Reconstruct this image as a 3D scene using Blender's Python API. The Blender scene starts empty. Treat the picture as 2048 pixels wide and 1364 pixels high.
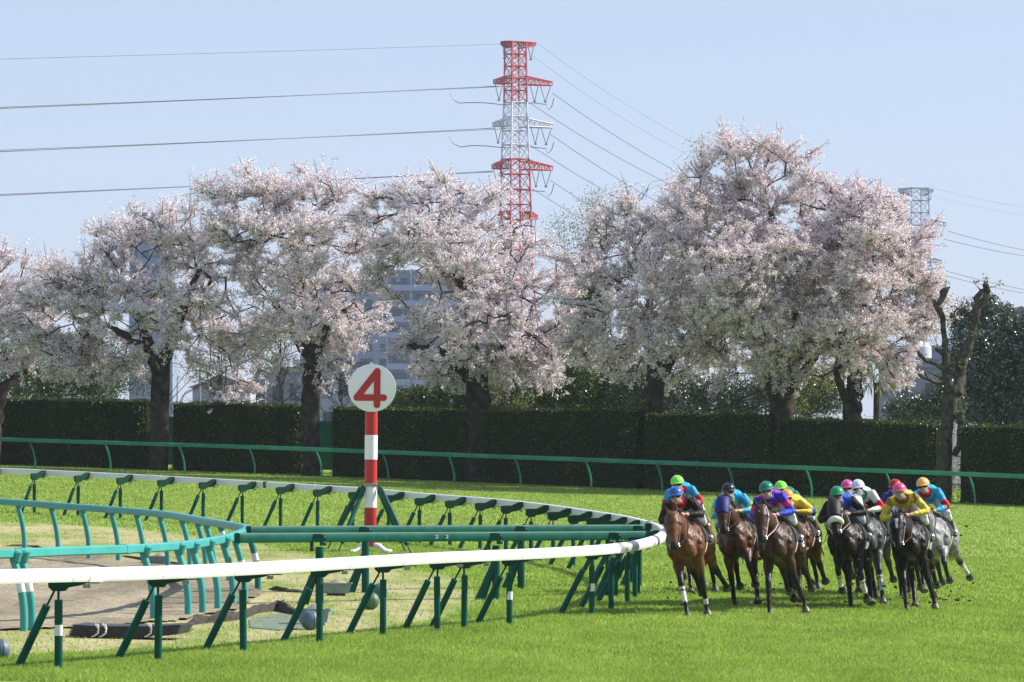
import bpy, math, random
import numpy as np
from mathutils import Vector, Matrix
from mathutils.noise import noise as mnoise
C = bpy.context.scene
R = math.radians
# ------------------------------------------------------------------ camera, sky, sun, exposure
HC, YH, F = 3.1, 835.0, 9000.0          # eye height, horizon row and focal length, in pixels of a 2048 px frame
cam = bpy.data.objects.new('camera', bpy.data.cameras.new('camera'))
C.collection.objects.link(cam); C.camera = cam
cam.location = (0, 0, HC); cam.rotation_euler = (R(90), 0, 0)
cam.data.sensor_width = 36; cam.data.lens = 36*F/2048
cam.data.shift_y = (YH-682)/2048
cam.data.clip_start = 1; cam.data.clip_end = 20000
SUN = Vector((.80, .20, .66)).normalized()
world = bpy.data.worlds.new('World'); C.world = world; world.use_nodes = True
wn = world.node_tree; bg = wn.nodes['Background']
sky = wn.nodes.new('ShaderNodeTexSky'); sky.sky_type = 'NISHITA'; sky.sun_disc = False
sky.sun_elevation = math.asin(SUN.z); sky.sun_rotation = math.atan2(SUN.x, SUN.y)
sky.air_density = 1.0; sky.dust_density = 0.3; sky.ozone_density = 3.0; sky.altitude = 50
smix = wn.nodes.new('ShaderNodeMix'); smix.data_type = 'RGBA'; smix.inputs[0].default_value = .72
wn.links.new(sky.outputs[0], smix.inputs[6]); smix.inputs[7].default_value = (4.35, 5.15, 7.2, 1)   # thin bright veil over the whole sky
wn.links.new(smix.outputs[2], bg.inputs[0]); bg.inputs[1].default_value = .078
sl = bpy.data.lights.new('sun', 'SUN'); sl.energy = 5.0; sl.angle = R(.55); sl.color = (1, .955, .88)
so = bpy.data.objects.new('sun', sl); C.collection.objects.link(so)
so.rotation_euler = SUN.to_track_quat('Z', 'Y').to_euler(); so.location = (60, 20, 60)
C.view_settings.view_transform = 'Standard'; C.view_settings.look = 'None'
C.view_settings.gamma = 1; C.view_settings.exposure = 0.75
C.cycles.max_bounces = 6; C.cycles.diffuse_bounces = 3; C.cycles.transmission_bounces = 3
C.cycles.transparent_max_bounces = 6; C.cycles.volume_bounces = 1
# ------------------------------------------------------------------ helpers
def link(o, parent=None):
    C.collection.objects.link(o)
    if parent is not None: o.parent = parent
    return o
def tag(o, label=None, cat=None, group=None, kind=None):
    if label: o['label'] = label
    if cat: o['category'] = cat
    if group: o['group'] = group
    if kind: o['kind'] = kind
    return o
def thing(name, loc, label, cat, group=None, rz=0):
    o = bpy.data.objects.new(name, None); link(o)
    o.location = loc; o.rotation_euler = (0, 0, rz); o.empty_display_size = .2
    return tag(o, label, cat, group)
def struct(o): o['kind'] = 'structure'; return o
class MB:
    """collects polygons, then builds one mesh object"""
    def __init__(s): s.v = []; s.f = []; s.n = 0
    def add(s, v, f):
        s.v.extend([tuple(p) for p in v]); s.f.extend([tuple(i+s.n for i in q) for q in f]); s.n += len(v)
    def box(s, c, d, rz=0, M=None):
        x, y, z = d[0]/2, d[1]/2, d[2]/2
        v = [Vector((a*x, b*y, e*z)) for a in (-1, 1) for b in (-1, 1) for e in (-1, 1)]
        m = Matrix.Translation(c) @ (M.to_4x4() if M is not None else Matrix.Rotation(rz, 4, 'Z'))
        s.add([m @ p for p in v], [(0,1,3,2),(4,6,7,5),(0,4,5,1),(2,3,7,6),(0,2,6,4),(1,5,7,3)])
    def tube(s, pts, rad, n=8, cap=True, sq=None, up=None):
        pts = [Vector(p) for p in pts]
        if not hasattr(rad, '__len__'): rad = [rad]*len(pts)
        t = (pts[1]-pts[0]).normalized()
        u = Vector(up) if up is not None else (Vector((0,0,1)) if abs(t.z) < .9 else Vector((0,1,0)))
        u = (u - t*u.dot(t)).normalized(); V = []
        for i, p in enumerate(pts):
            a = pts[max(i-1,0)]; b = pts[min(i+1,len(pts)-1)]
            t = (b-a).normalized(); u = (u-t*u.dot(t)).normalized(); w = t.cross(u)
            r = rad[i]; ru, rw = (r if hasattr(r, '__len__') else (r, r))
            for k in range(n):
                an = 2*math.pi*k/n
                V.append(p + u*(math.cos(an)*ru) + w*(math.sin(an)*rw))
        Fc = [(i*n+k, i*n+(k+1)%n, (i+1)*n+(k+1)%n, (i+1)*n+k) for i in range(len(pts)-1) for k in range(n)]
        if cap:
            Fc.append(tuple(range(n-1, -1, -1))); Fc.append(tuple((len(pts)-1)*n+k for k in range(n)))
        s.add(V, Fc)
    def sweep(s, pts, outs, prof, closed=True):
        """profile (out, up) swept along pts, with horizontal outward vectors"""
        n = len(prof); V = []
        for p, o in zip(pts, outs):
            for a, b in prof: V.append(Vector(p) + Vector(o)*a + Vector((0,0,b)))
        Fc = [(i*n+k, i*n+(k+1)%n, (i+1)*n+(k+1)%n, (i+1)*n+k) for i in range(len(pts)-1) for k in range(n)]
        if closed:
            Fc.append(tuple(range(n-1, -1, -1))); Fc.append(tuple((len(pts)-1)*n+k for k in range(n)))
        s.add(V, Fc)
    def sphere(s, c, r, seg=16, ring=10):
        c = Vector(c); r = r if hasattr(r, '__len__') else (r, r, r); V = []
        for i in range(ring+1):
            th = math.pi*i/ring
            for k in range(seg):
                a = 2*math.pi*k/seg
                V.append(c+Vector((r[0]*math.sin(th)*math.cos(a), r[1]*math.sin(th)*math.sin(a), r[2]*math.cos(th))))
        s.add(V, [(i*seg+k, (i+1)*seg+k, (i+1)*seg+(k+1)%seg, i*seg+(k+1)%seg) for i in range(ring) for k in range(seg)])
    def build(s, name, m, parent=None, smooth=True, origin=None):
        me = bpy.data.meshes.new(name)
        v = s.v
        if origin is not None: v = [(p[0]-origin[0], p[1]-origin[1], p[2]-origin[2]) for p in v]
        me.from_pydata(v, [], s.f)
        me.materials.append(m)
        if smooth:
            me.polygons.foreach_set('use_smooth', [True]*len(me.polygons))
            try: me.set_sharp_from_angle(angle=R(38))
            except Exception: pass
        me.update()
        o = bpy.data.objects.new(name, me); link(o, parent)
        if origin is not None: o.location = origin
        return o
def np_mesh(name, V, Fq, m, parent=None, k=4, smooth=False, attrs=None):
    """fast mesh from numpy arrays; Fq is (n, k) of indices"""
    me = bpy.data.meshes.new(name); V = np.asarray(V, np.float32); Fq = np.asarray(Fq, np.int32)
    me.vertices.add(len(V)); me.vertices.foreach_set('co', V.ravel())
    me.loops.add(Fq.size); me.loops.foreach_set('vertex_index', Fq.ravel())
    me.polygons.add(len(Fq)); me.polygons.foreach_set('loop_start', np.arange(0, Fq.size, k, dtype=np.int32))
    if smooth: me.polygons.foreach_set('use_smooth', np.ones(len(Fq), bool))
    me.materials.append(m); me.update(calc_edges=True)
    for an, av in (attrs or {}).items():
        a = me.attributes.new(an, 'FLOAT', 'POINT'); a.data.foreach_set('value', np.asarray(av, np.float32))
    o = bpy.data.objects.new(name, me); link(o, parent); return o
# ------------------------------------------------------------------ materials
def nodes(m): return m.node_tree.nodes, m.node_tree.links
def mat(name, c1, c2=None, scale=3, rough=.6, metal=0, bump=0, bscale=30, spec=.5, detail=4, coat=0):
    m = bpy.data.materials.new(name); m.use_nodes = True; N, L = nodes(m); b = N['Principled BSDF']
    b.inputs['Roughness'].default_value = rough; b.inputs['Metallic'].default_value = metal
    b.inputs['Specular IOR Level'].default_value = spec; b.inputs['Coat Weight'].default_value = coat
    b.inputs['Base Color'].default_value = (*c1, 1)
    tc = N.new('ShaderNodeTexCoord')
    if c2 is not None:
        nz = N.new('ShaderNodeTexNoise'); nz.inputs['Scale'].default_value = scale; nz.inputs['Detail'].default_value = detail
        L.new(tc.outputs['Object'], nz.inputs['Vector'])
        rp = N.new('ShaderNodeValToRGB'); rp.color_ramp.elements[0].position = .35; rp.color_ramp.elements[1].position = .65
        rp.color_ramp.elements[0].color = (*c1, 1); rp.color_ramp.elements[1].color = (*c2, 1)
        L.new(nz.outputs['Fac'], rp.inputs[0]); L.new(rp.outputs[0], b.inputs['Base Color'])
    if bump:
        n2 = N.new('ShaderNodeTexNoise'); n2.inputs['Scale'].default_value = bscale; n2.inputs['Detail'].default_value = 3
        L.new(tc.outputs['Object'], n2.inputs['Vector'])
        bp = N.new('ShaderNodeBump'); bp.inputs['Strength'].default_value = bump; bp.inputs['Distance'].default_value = .02
        L.new(n2.outputs['Fac'], bp.inputs['Height']); L.new(bp.outputs[0], b.inputs['Normal'])
    return m
def leafmat(name, cols, trans=.35, rough=.6, tcol=None, spec=.0, patch=None):
    """thin leaves or petals: a colour per leaf, diffuse plus light let through"""
    m = bpy.data.materials.new(name); m.use_nodes = True; N, L = nodes(m)
    out = N['Material Output']; N.remove(N['Principled BSDF'])
    g = N.new('ShaderNodeNewGeometry'); rp = N.new('ShaderNodeValToRGB'); rp.color_ramp.interpolation = 'LINEAR'
    e = rp.color_ramp.elements
    while len(e) < len(cols): e.new(.5)
    for i, (p, c) in enumerate(cols): e[i].position = p; e[i].color = (*c, 1)
    L.new(g.outputs['Random Per Island'], rp.inputs[0])
    class _O: pass
    if patch:
        tc = N.new('ShaderNodeTexCoord'); mp = N.new('ShaderNodeMapping'); mp.inputs['Scale'].default_value = patch[1]; L.new(tc.outputs['Object'], mp.inputs[0])
        n1 = N.new('ShaderNodeTexNoise'); n1.inputs['Scale'].default_value = patch[0]; n1.inputs['Detail'].default_value = 5; n1.inputs['Roughness'].default_value = .65; L.new(mp.outputs[0], n1.inputs['Vector'])
        r2 = N.new('ShaderNodeValToRGB'); r2.color_ramp.elements[0].position = .36; r2.color_ramp.elements[1].position = .60; r2.color_ramp.elements[0].color = (*patch[2], 1); r2.color_ramp.elements[1].color = (1,1,1,1); L.new(n1.outputs['Fac'], r2.inputs[0])
        mq = N.new('ShaderNodeMix'); mq.data_type = 'RGBA'; mq.blend_type = 'MULTIPLY'; mq.inputs[0].default_value = 1; L.new(rp.outputs[0], mq.inputs[6]); L.new(r2.outputs[0], mq.inputs[7]); rp = _O(); rp.outputs = [mq.outputs[2]]
    d = N.new('ShaderNodeBsdfDiffuse'); t = N.new('ShaderNodeBsdfTranslucent'); mx = N.new('ShaderNodeMixShader')
    mx.inputs[0].default_value = trans
    L.new(rp.outputs[0], d.inputs[0])
    if tcol:
        mm = N.new('ShaderNodeMix'); mm.data_type = 'RGBA'; mm.blend_type = 'MULTIPLY'; mm.inputs[0].default_value = 1
        L.new(rp.outputs[0], mm.inputs[6]); mm.inputs[7].default_value = (*tcol, 1); L.new(mm.outputs[2], t.inputs[0])
    else: L.new(rp.outputs[0], t.inputs[0])
    L.new(d.outputs[0], mx.inputs[1]); L.new(t.outputs[0], mx.inputs[2]); last = mx
    if spec:
        gl = N.new('ShaderNodeBsdfGlossy'); gl.inputs['Roughness'].default_value = .35; m2 = N.new('ShaderNodeMixShader')
        m2.inputs[0].default_value = spec; L.new(mx.outputs[0], m2.inputs[1]); L.new(gl.outputs[0], m2.inputs[2]); last = m2
    L.new(last.outputs[0], out.inputs['Surface']); return m
M = {}
M['white'] = mat('white_rail_plastic', (.72,.72,.72), (.66,.66,.66), 1.5, .35, spec=.5)
M['green'] = mat('dark_green_paint', (.002,.060,.042), (.003,.085,.060), 4, .5, bump=.05, spec=.14)
M['bracket'] = mat('black_green_bracket', (.003,.034,.020), (.005,.05,.03), 8, .55, spec=.15)
M['rod'] = mat('dark_rod', (.012,.03,.022), None, rough=.45, metal=.3)
M['teal'] = mat('teal_paint', (.03,.27,.24), (.04,.32,.285), 2.5, .4, bump=.04)
M['midgreen'] = mat('outer_rail_green_paint', (.02,.20,.11), (.045,.27,.17), 1.2, .45, spec=.3)
M['band'] = mat('white_band', (.75,.75,.75), (.65,.66,.66), 20, .4)
M['grey'] = mat('grey_clamp', (.25,.26,.25), (.35,.35,.33), 20, .5, metal=.4)
M['dark'] = mat('joint_dark', (.04,.045,.05), (.08,.085,.09), 20, .5)
M['red'] = mat('red_paint', (.42,.010,.014), (.48,.016,.02), 2, .38)
M['board'] = mat('white_board_paint', (.87,.84,.87), (.82,.79,.82), 3, .4)
M['rubber'] = mat('black_rubber', (.018,.018,.02), (.05,.05,.05), 12, .6, bump=.2)
M['rope'] = mat('white_rope', (.75,.74,.7), None, rough=.8)
M['balld'] = mat('blue_grey_rubber', (.07,.11,.15), (.10,.15,.19), 6, .55, bump=.1)
M['ballg'] = mat('green_rubber', (.045,.12,.05), (.06,.15,.07), 6, .55, bump=.1)
M['tray'] = mat('grey_green_plastic', (.16,.23,.20), (.22,.29,.26), 8, .5)
M['sand'] = mat('sand_heap', (.32,.28,.22), (.24,.21,.17), 20, .9, bump=.4)
M['soilbag'] = mat('dark_soil_turf_edge', (.014,.012,.010), (.055,.042,.030), 14, .95, bump=.9, bscale=22)
M['concrete'] = mat('pale_concrete', (.34,.33,.31), (.42,.41,.38), 6, .8)
# ------------------------------------------------------------------ pixel -> world
def gz(X, Y):
    s = np.clip(F/np.maximum(np.asarray(Y, float), 1), 45, 230)
    return HC - 4.6753 + 95.5/s + .006679*s - .02685*np.clip(X, -25, 25)
def yg(s, x): return 739.5+4.6753*s-.006679*s*s+.02685*np.clip(x-1024, -25*s, 25*s)
def solve_s(x, y, h=0.0):
    """scale (px per metre) at which a point h above the ground shows at pixel (x, y)"""
    lo, hi = 20., 230.
    for _ in range(50):
        m = (lo+hi)/2
        if yg(m, x)-h*m < y: lo = m
        else: hi = m
    return (lo+hi)/2
def on(x, y, h=0.0):
    s = solve_s(x, y, h); X, Y = (x-1024)/s, F/s
    return Vector((X, Y, float(gz(X, Y))+h))
def at(x, y, s): return Vector(((x-1024)/s, F/s, HC-(y-YH)/s))
def ground(X, Y): return Vector((X, Y, float(gz(X, Y))))
def resample(pts, step):
    P = np.array([tuple(p)[:2] for p in pts]); d = np.r_[0, np.cumsum(np.hypot(*np.diff(P, axis=0).T))]
    # smooth with a Catmull-Rom spline first
    Q = []
    for i in range(len(P)-1):
        p0, p1, p2, p3 = P[max(i-1,0)], P[i], P[i+1], P[min(i+2,len(P)-1)]
        for t in np.linspace(0, 1, 12, endpoint=False):
            Q.append(.5*((2*p1)+(-p0+p2)*t+(2*p0-5*p1+4*p2-p3)*t*t+(-p0+3*p1-3*p2+p3)*t**3))
    Q.append(P[-1]); Q = np.array(Q)
    d = np.r_[0, np.cumsum(np.hypot(*np.diff(Q, axis=0).T))]
    for _ in range(2): Q[1:-1] = .25*Q[:-2]+.5*Q[1:-1]+.25*Q[2:]
    n = int(d[-1]/step)+1; T = np.linspace(0, d[-1], n)
    return np.c_[np.interp(T, d, Q[:,0]), np.interp(T, d, Q[:,1])]
def outs_of(P, side=1):
    T = np.gradient(P, axis=0); T /= np.linalg.norm(T, axis=1)[:,None]
    return np.c_[T[:,1], -T[:,0]]*side
# ------------------------------------------------------------------ ground sheet
def poly_px(pts): return np.array([tuple(on(*p))[:2] for p in pts])
def inside(P, poly):
    x, y = P[:,0], P[:,1]; r = np.zeros(len(P), bool); n = len(poly)
    for i in range(n):
        x1, y1 = poly[i]; x2, y2 = poly[(i+1)%n]
        c = ((y1 > y) != (y2 > y)); xx = (x2-x1)*(y-y1)/(y2-y1+1e-12)+x1
        r ^= c & (x < xx)
    return r
def dist_poly(P, poly):
    d = np.full(len(P), 1e9); n = len(poly)
    for i in range(n):
        a = poly[i]; b = poly[(i+1)%n]; ab = b-a
        t = np.clip(((P-a)@ab)/(ab@ab), 0, 1); d = np.minimum(d, np.linalg.norm(P-(a+t[:,None]*ab), axis=1))
    return np.where(inside(P, poly), d, -d)
DIRT = poly_px([(-500,1090),(0,1098),(200,1112),(345,1130),(430,1148),(500,1166),(534,1180),(520,1196),(470,1222),(370,1243),(200,1256),(50,1262),(-300,1268)])
DRY = poly_px([(-500,1040),(0,1044),(260,1056),(500,1085),(640,1112),(760,1132),(900,1150),(960,1185),(965,1215),(900,1240),(780,1258),(690,1268),(560,1283),(400,1296),(200,1306),(0,1316),(-300,1322)])
def dry_of(P):
    d = dist_poly(P, DRY); n = np.array([mnoise((x*.8, y*.35, 0)) for x, y in P])*.9 if len(P) < 400000 else 0
    return np.clip((d+n)/.9+.2, 0, 1)
def grid_lines(lo, hi, step, far, ratio=1.25):
    a = list(np.arange(lo, hi, step)); s = step; x = a[-1]
    while x < far: s *= ratio; x += s; a.append(x)
    s = step; x = a[0]; b = []
    while x > -far: s *= ratio; x -= s; b.append(x)
    return np.array(b[::-1]+a)
GX = grid_lines(-17, 18, .22, 9000); GY = grid_lines(38, 180, .45, 14000); GY = GY[GY > -400]
gx, gy = np.meshgrid(GX, GY); P = np.c_[gx.ravel(), gy.ravel()]
dry = np.zeros(len(P)); near = (np.abs(P[:,0]) < 18)&(P[:,1] > 40)&(P[:,1] < 150); dry[near] = dry_of(P[near])
Z = gz(P[:,0], P[:,1])
nx, ny = len(GX), len(GY); ii = (np.arange(ny-1)[:,None]*nx+np.arange(nx-1)[None]).ravel()
gm = bpy.data.materials.new('turf'); gm.use_nodes = True; N, L = nodes(gm); b = N['Principled BSDF']
b.inputs['Roughness'].default_value = .9; b.inputs['Specular IOR Level'].default_value = .1
tc = N.new('ShaderNodeTexCoord'); at_ = N.new('ShaderNodeAttribute'); at_.attribute_name = 'dry'
def tex(N, L, tc, scale, detail=4, stretch=(1,1,1), rough=.5):
    mp = N.new('ShaderNodeMapping'); mp.inputs['Scale'].default_value = stretch; L.new(tc.outputs['Object'], mp.inputs[0])
    n = N.new('ShaderNodeTexNoise'); n.inputs['Scale'].default_value = scale; n.inputs['Detail'].default_value = detail
    n.inputs['Roughness'].default_value = rough; L.new(mp.outputs[0], n.inputs['Vector']); return n
def ramp(N, L, src, els):
    r = N.new('ShaderNodeValToRGB'); e = r.color_ramp.elements
    while len(e) < len(els): e.new(.5)
    for i, (p, c) in enumerate(els): e[i].position = p; e[i].color = (*c, 1)
    L.new(src, r.inputs[0]); return r
def mixc(N, L, fac, a, b_, mode='MIX'):
    m = N.new('ShaderNodeMix'); m.data_type = 'RGBA'; m.blend_type = mode
    if hasattr(fac, 'links'): L.new(fac, m.inputs[0])
    else: m.inputs[0].default_value = fac
    L.new(a, m.inputs[6]); L.new(b_, m.inputs[7]); return m.outputs[2]
big = ramp(N, L, tex(N, L, tc, .35, 5, (1,.35,1)).outputs['Fac'], [(.35,(.225,.305,.065)),(.62,(.28,.355,.085))])
fine = ramp(N, L, tex(N, L, tc, 14, 4, (1,.5,1), .7).outputs['Fac'], [(.30,(.55,.60,.50)),(.70,(1.0,1.0,1.0))])
gr = mixc(N, L, .85, big.outputs[0], fine.outputs[0], 'MULTIPLY')
dr = ramp(N, L, tex(N, L, tc, .9, 6, (1,.3,1), .65).outputs['Fac'], [(.40,(.22,.27,.07)),(.52,(.38,.34,.17)),(.68,(.46,.40,.24))])
dr2 = mixc(N, L, .6, dr.outputs[0], fine.outputs[0], 'MULTIPLY')
fa_ = N.new('ShaderNodeAttribute'); fa_.attribute_name = 'town'
tn = ramp(N, L, tex(N, L, tc, .05, 4).outputs['Fac'], [(.35,(.11,.105,.09)),(.65,(.17,.16,.145))])
L.new(mixc(N, L, fa_.outputs['Fac'], mixc(N, L, at_.outputs['Fac'], gr, dr2), tn.outputs[0]), b.inputs['Base Color'])
bp = N.new('ShaderNodeBump'); bp.inputs['Strength'].default_value = .6; bp.inputs['Distance'].default_value = .04
L.new(tex(N, L, tc, 30, 3).outputs['Fac'], bp.inputs['Height']); L.new(bp.outputs[0], b.inputs['Normal'])
struct(np_mesh('ground', np.c_[P, Z], np.c_[ii, ii+1, ii+nx+1, ii+nx], gm, smooth=True, attrs={'dry': dry, 'town': np.clip((P[:,1]-190+.9*P[:,0])/3, 0, 1)}))
# dirt course: a sheet just above the turf, cut to its own outline
dm = bpy.data.materials.new('dirt'); dm.use_nodes = True; N, L = nodes(dm); b = N['Principled BSDF']; b.inputs['Roughness'].default_value = .95
tc = N.new('ShaderNodeTexCoord')
a1 = ramp(N, L, tex(N, L, tc, .7, 6, (1.0,.18,1), .6).outputs['Fac'], [(.40,(.20,.165,.10)),(.58,(.36,.305,.20))])
a2 = ramp(N, L, tex(N, L, tc, 7, 6, (.5,1.6,1), .8).outputs['Fac'], [(.42,(.42,.39,.35)),(.56,(1,1,1))])
L.new(mixc(N, L, .8, a1.outputs[0], a2.outputs[0], 'MULTIPLY'), b.inputs['Base Color'])
bp = N.new('ShaderNodeBump'); bp.inputs['Strength'].default_value = 1; bp.inputs['Distance'].default_value = .08
L.new(tex(N, L, tc, 6, 5, (1,.6,1), .7).outputs['Fac'], bp.inputs['Height']); L.new(bp.outputs[0], b.inputs['Normal'])
DX = np.arange(-24, -3, .12); DY = np.arange(DIRT[:,1].min()-1, DIRT[:,1].max()+1, .2)
dx, dy = np.meshgrid(DX, DY); P = np.c_[dx.ravel(), dy.ravel()]
jn = np.array([mnoise((x*1.7, y*.8, 3)) for x, y in P])*.18
keep = dist_poly(P, DIRT)+jn > 0; nxd = len(DX)
ii = (np.arange(len(DY)-1)[:,None]*nxd+np.arange(nxd-1)[None]).ravel(); q = np.c_[ii, ii+1, ii+nxd+1, ii+nxd]; q = q[keep[q].all(1)]
bz = np.array([mnoise((x*2.2, y*1.1, 9))+.5*mnoise((x*6, y*3, 9)) for x, y in P])*.022
used, inv = np.unique(q, return_inverse=True)
struct(np_mesh('dirt_track', np.c_[P, gz(P[:,0], P[:,1])+.03+np.clip(bz, -.02, .05)][used], inv.reshape(q.shape), dm, smooth=True))
# ------------------------------------------------------------------ white running rail
RAILH = 1.15
WR = [(-260,1144),(0,1139),(350,1131),(700,1114),(867,1105),(1080,1096.5),(1229,1087),(1295,1075),(1322,1063),(1319,1052),(1299,1043.5),(1249,1031.5),(1200,1024),(1100,1009.5),(1000,998.5),(853,987),(700,974),(342,952.5),(0,936),(-260,927)]
wp = resample([on(x, y, RAILH) for x, y in WR], .4)
wo = outs_of(wp)
if wo[int(np.argmax(wp[:,0]))][0] < 0: wo = -wo
wz = gz(wp[:,0], wp[:,1])+RAILH
wroot = thing('running_rail', ground(*wp[len(wp)//2]), 'white plastic rail on green posts curving round the inside of the turf', 'rail')
def wroot_of(o): return None
def local(o, root): # keep the world place after parenting to a moved Empty
    if o.parent is root or root is wroot_of(o): o.matrix_parent_inverse = Matrix.Translation(-root.location)
    return o
prof = [(-.035,-.15),(-.04,-.02),(-.02,0),(.03,.004),(.08,-.018),(.105,-.06),(.108,-.115),(.09,-.15)]
# sections 2.5 m long with a fine gap line between them
seg = 6; pr = [(a, b_) for a, b_ in prof]
mb = MB()
for i in range(0, len(wp)-1, seg):
    j = min(i+seg, len(wp)-1)
    A = [(*wp[k], wz[k]) for k in range(i, j+1)]; O = [(*wo[k], 0) for k in range(i, j+1)]
    # pull the end in by 4 mm so the joint reads as a line
    A = [Vector(a) for a in A]; e = (A[-1]-A[-2]).normalized()*.011; A[-1] = A[-1]-e; A[0] = A[0]+e
    mb.sweep(A, O, pr)
local(mb.build('rail_tube', M['white'], wroot), wroot)
def path_frame(P, O, Zt, px, lo, hi, off):
    """point on a rail path whose post (set back by off) shows at pixel column px, between path rows lo..hi"""
    best = None
    for i in range(lo, hi):
        a = P[i]-O[i]*off; b_ = P[i+1]-O[i+1]*off
        xa = 1024+a[0]*F/a[1]; xb = 1024+b_[0]*F/b_[1]
        if (xa-px)*(xb-px) <= 0 and abs(xa-xb) > 1e-6:
            t = (px-xa)/(xb-xa); return P[i]*(1-t)+P[i+1]*t, O[i]*(1-t)+O[i+1]*t
        d = abs(xa-px)
        if best is None or d < best[0]: best = (d, P[i], O[i])
    return best[1], best[2]
apex = int(np.argmax(1024+wp[:,0]*F/wp[:,1]))
def white_post(p, o, band=False, i=0):
    o = Vector((o[0], o[1], 0)).normalized(); t = Vector((-o.y, o.x, 0))
    g = ground(*p); b = ground(*(Vector(p)-o.xy*.43)); top = g.z+RAILH
    root_p = MB(); j = .01*math.sin(i*2.3)
    root_p.tube([(b.x, b.y, b.z-.05), (b.x+j, b.y, b.z+.78)], .046, 14)
    post = local(root_p.build('post', M['green'], wroot), wroot)
    inv = lambda q: local(q, wroot)
    r = MB(); r.tube([(b.x, b.y, b.z+.76), (b.x, b.y, top-.16)], .015, 8)
    h = Vector((b.x, b.y, top-.20)); f = b-o*.13; f.z = b.z+.74; k = b-o*.52; k.z = float(gz(k.x, k.y))-.03
    r.tube([h+Vector((0,0,.03)), f+(k-f)*.06], .014, 8)
    inv(r.build('rod', M['rod'], post))
    r = MB(); f2 = f+(k-f)*.03; r.tube([f2, k], .046, 14); inv(r.build('brace', M['green'], post))
    # bracket arm: side outline (out, up) given a thickness
    ol = [(-.54,-.22),(-.55,-.10),(-.48,-.082),(-.30,-.082),(-.13,-.004),(-.045,-.004),(-.045,-.10),(-.09,-.17),(-.17,-.20),(-.32,-.225),(-.36,-.265),(-.49,-.265)]
    r = MB(); P0 = Vector((*p, top)); V = []
    for sd in (-.035, .035):
        for a, c in ol: V.append(P0+o*a+t*sd+Vector((0,0,c)))
    n = len(ol); r.add(V, [tuple(range(n))[::-1], tuple(range(n, 2*n))]+[(q, (q+1)%n, n+(q+1)%n, n+q) for q in range(n)])
    r.box(P0-o*.02+Vector((0,0,-.168)), (.16,.06,.012), math.atan2(o.y, o.x))
    inv(r.build('bracket', M['bracket'], post, smooth=False))
    r = MB(); r.box(P0+o*(-.085)+Vector((0,0,-.205)), (.07,.05,.045), math.atan2(o.y, o.x)); inv(r.build('clamp', M['grey'], post, smooth=False))
    if band:
        r = MB(); r.tube([(b.x, b.y, b.z+.38), (b.x, b.y, b.z+.50)], .0475, 14); inv(r.build('reflective_band', M['band'], post))
for i, px in enumerate([117,316,487,639,766,875,928,1019,1184,1222,1255,1270,1281]):
    p, o = path_frame(wp, wo, wz, px, 0, apex, .43); white_post(p, o, px in (117,1019,1184), i)
for i, px in enumerate([1262,1240,1215,1184,1147,1106,1062,1012,960,900,839,777,706,635,561,485,406,323,241,156,69,-20]):
    p, o = path_frame(wp, wo, wz, px, apex, len(wp)-1, .43); white_post(p, o, False, i+20)
def sleeve(P, O, Zt, i, w, m, root, name='joint_sleeve'):
    a, b_ = Vector((*P[i], Zt[i])), Vector((*P[i+1], Zt[i+1])); d = (b_-a).normalized(); r = MB()
    pr2 = [(x*1.02+(.006 if x > 0 else -.006), y+(.006 if y > -.1 else -.006)) for x, y in prof]
    r.sweep([a, a+d*w], [(*O[i], 0), (*O[i], 0)], pr2); return local(r.build(name, m, root), root)
def idx_at(P, px, lo, hi): return min(range(lo, hi), key=lambda i: abs(1024+P[i][0]*F/P[i][1]-px))
for px, w, m in ((1232,.30,'grey'),(1303,.35,'dark')): sleeve(wp, wo, wz, idx_at(wp, px, 0, apex), w, M[m], wroot)
sleeve(wp, wo, wz, idx_at(wp, 542, apex, len(wp)-1), .12, M['dark'], wroot)
sleeve(wp, wo, wz, idx_at(wp, 1302, apex, len(wp)-1), .6, M['grey'], wroot)
sleeve(wp, wo, wz, idx_at(wp, 178, 0, apex), .35, M['board'], wroot)
# ------------------------------------------------------------------ teal rail of the dirt course
TH = 1.1
TR = [(-260,1102),(0,1098),(130,1093),(260,1089),(342,1084),(400,1078),(455,1068),(486,1058),(496,1052),(488,1048),(460,1043),(424,1037.5),(342,1023.5),(240,1014),(130,1006),(0,997),(-260,984)]
tp = resample([on(x, y, TH) for x, y in TR], .4); to = outs_of(tp)
if to[int(np.argmax(tp[:,0]))][0] < 0: to = -to
tz = gz(tp[:,0], tp[:,1])+TH
troot = thing('dirt_course_rail', ground(*tp[len(tp)//2]), 'turquoise rail on bent posts turning round the end of the brown dirt course', 'rail')
tprof = [(-.05,-.13),(-.085,-.11),(-.09,-.03),(-.06,-.003),(.03,0),(.055,-.02),(.06,-.11),(.04,-.13)]
mb = MB()
for i in range(0, len(tp)-1, 9):
    j = min(i+9, len(tp)-1); A = [Vector((*tp[k], tz[k])) for k in range(i, j+1)]
    e = (A[-1]-A[-2]).normalized()*.006; A[-1] -= e; A[0] += e
    mb.sweep(A, [(*to[k], 0) for k in range(i, j+1)], tprof)
local(mb.build('rail_tube', M['teal'], troot), troot)
tapex = int(np.argmax(1024+tp[:,0]*F/tp[:,1]))
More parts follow.
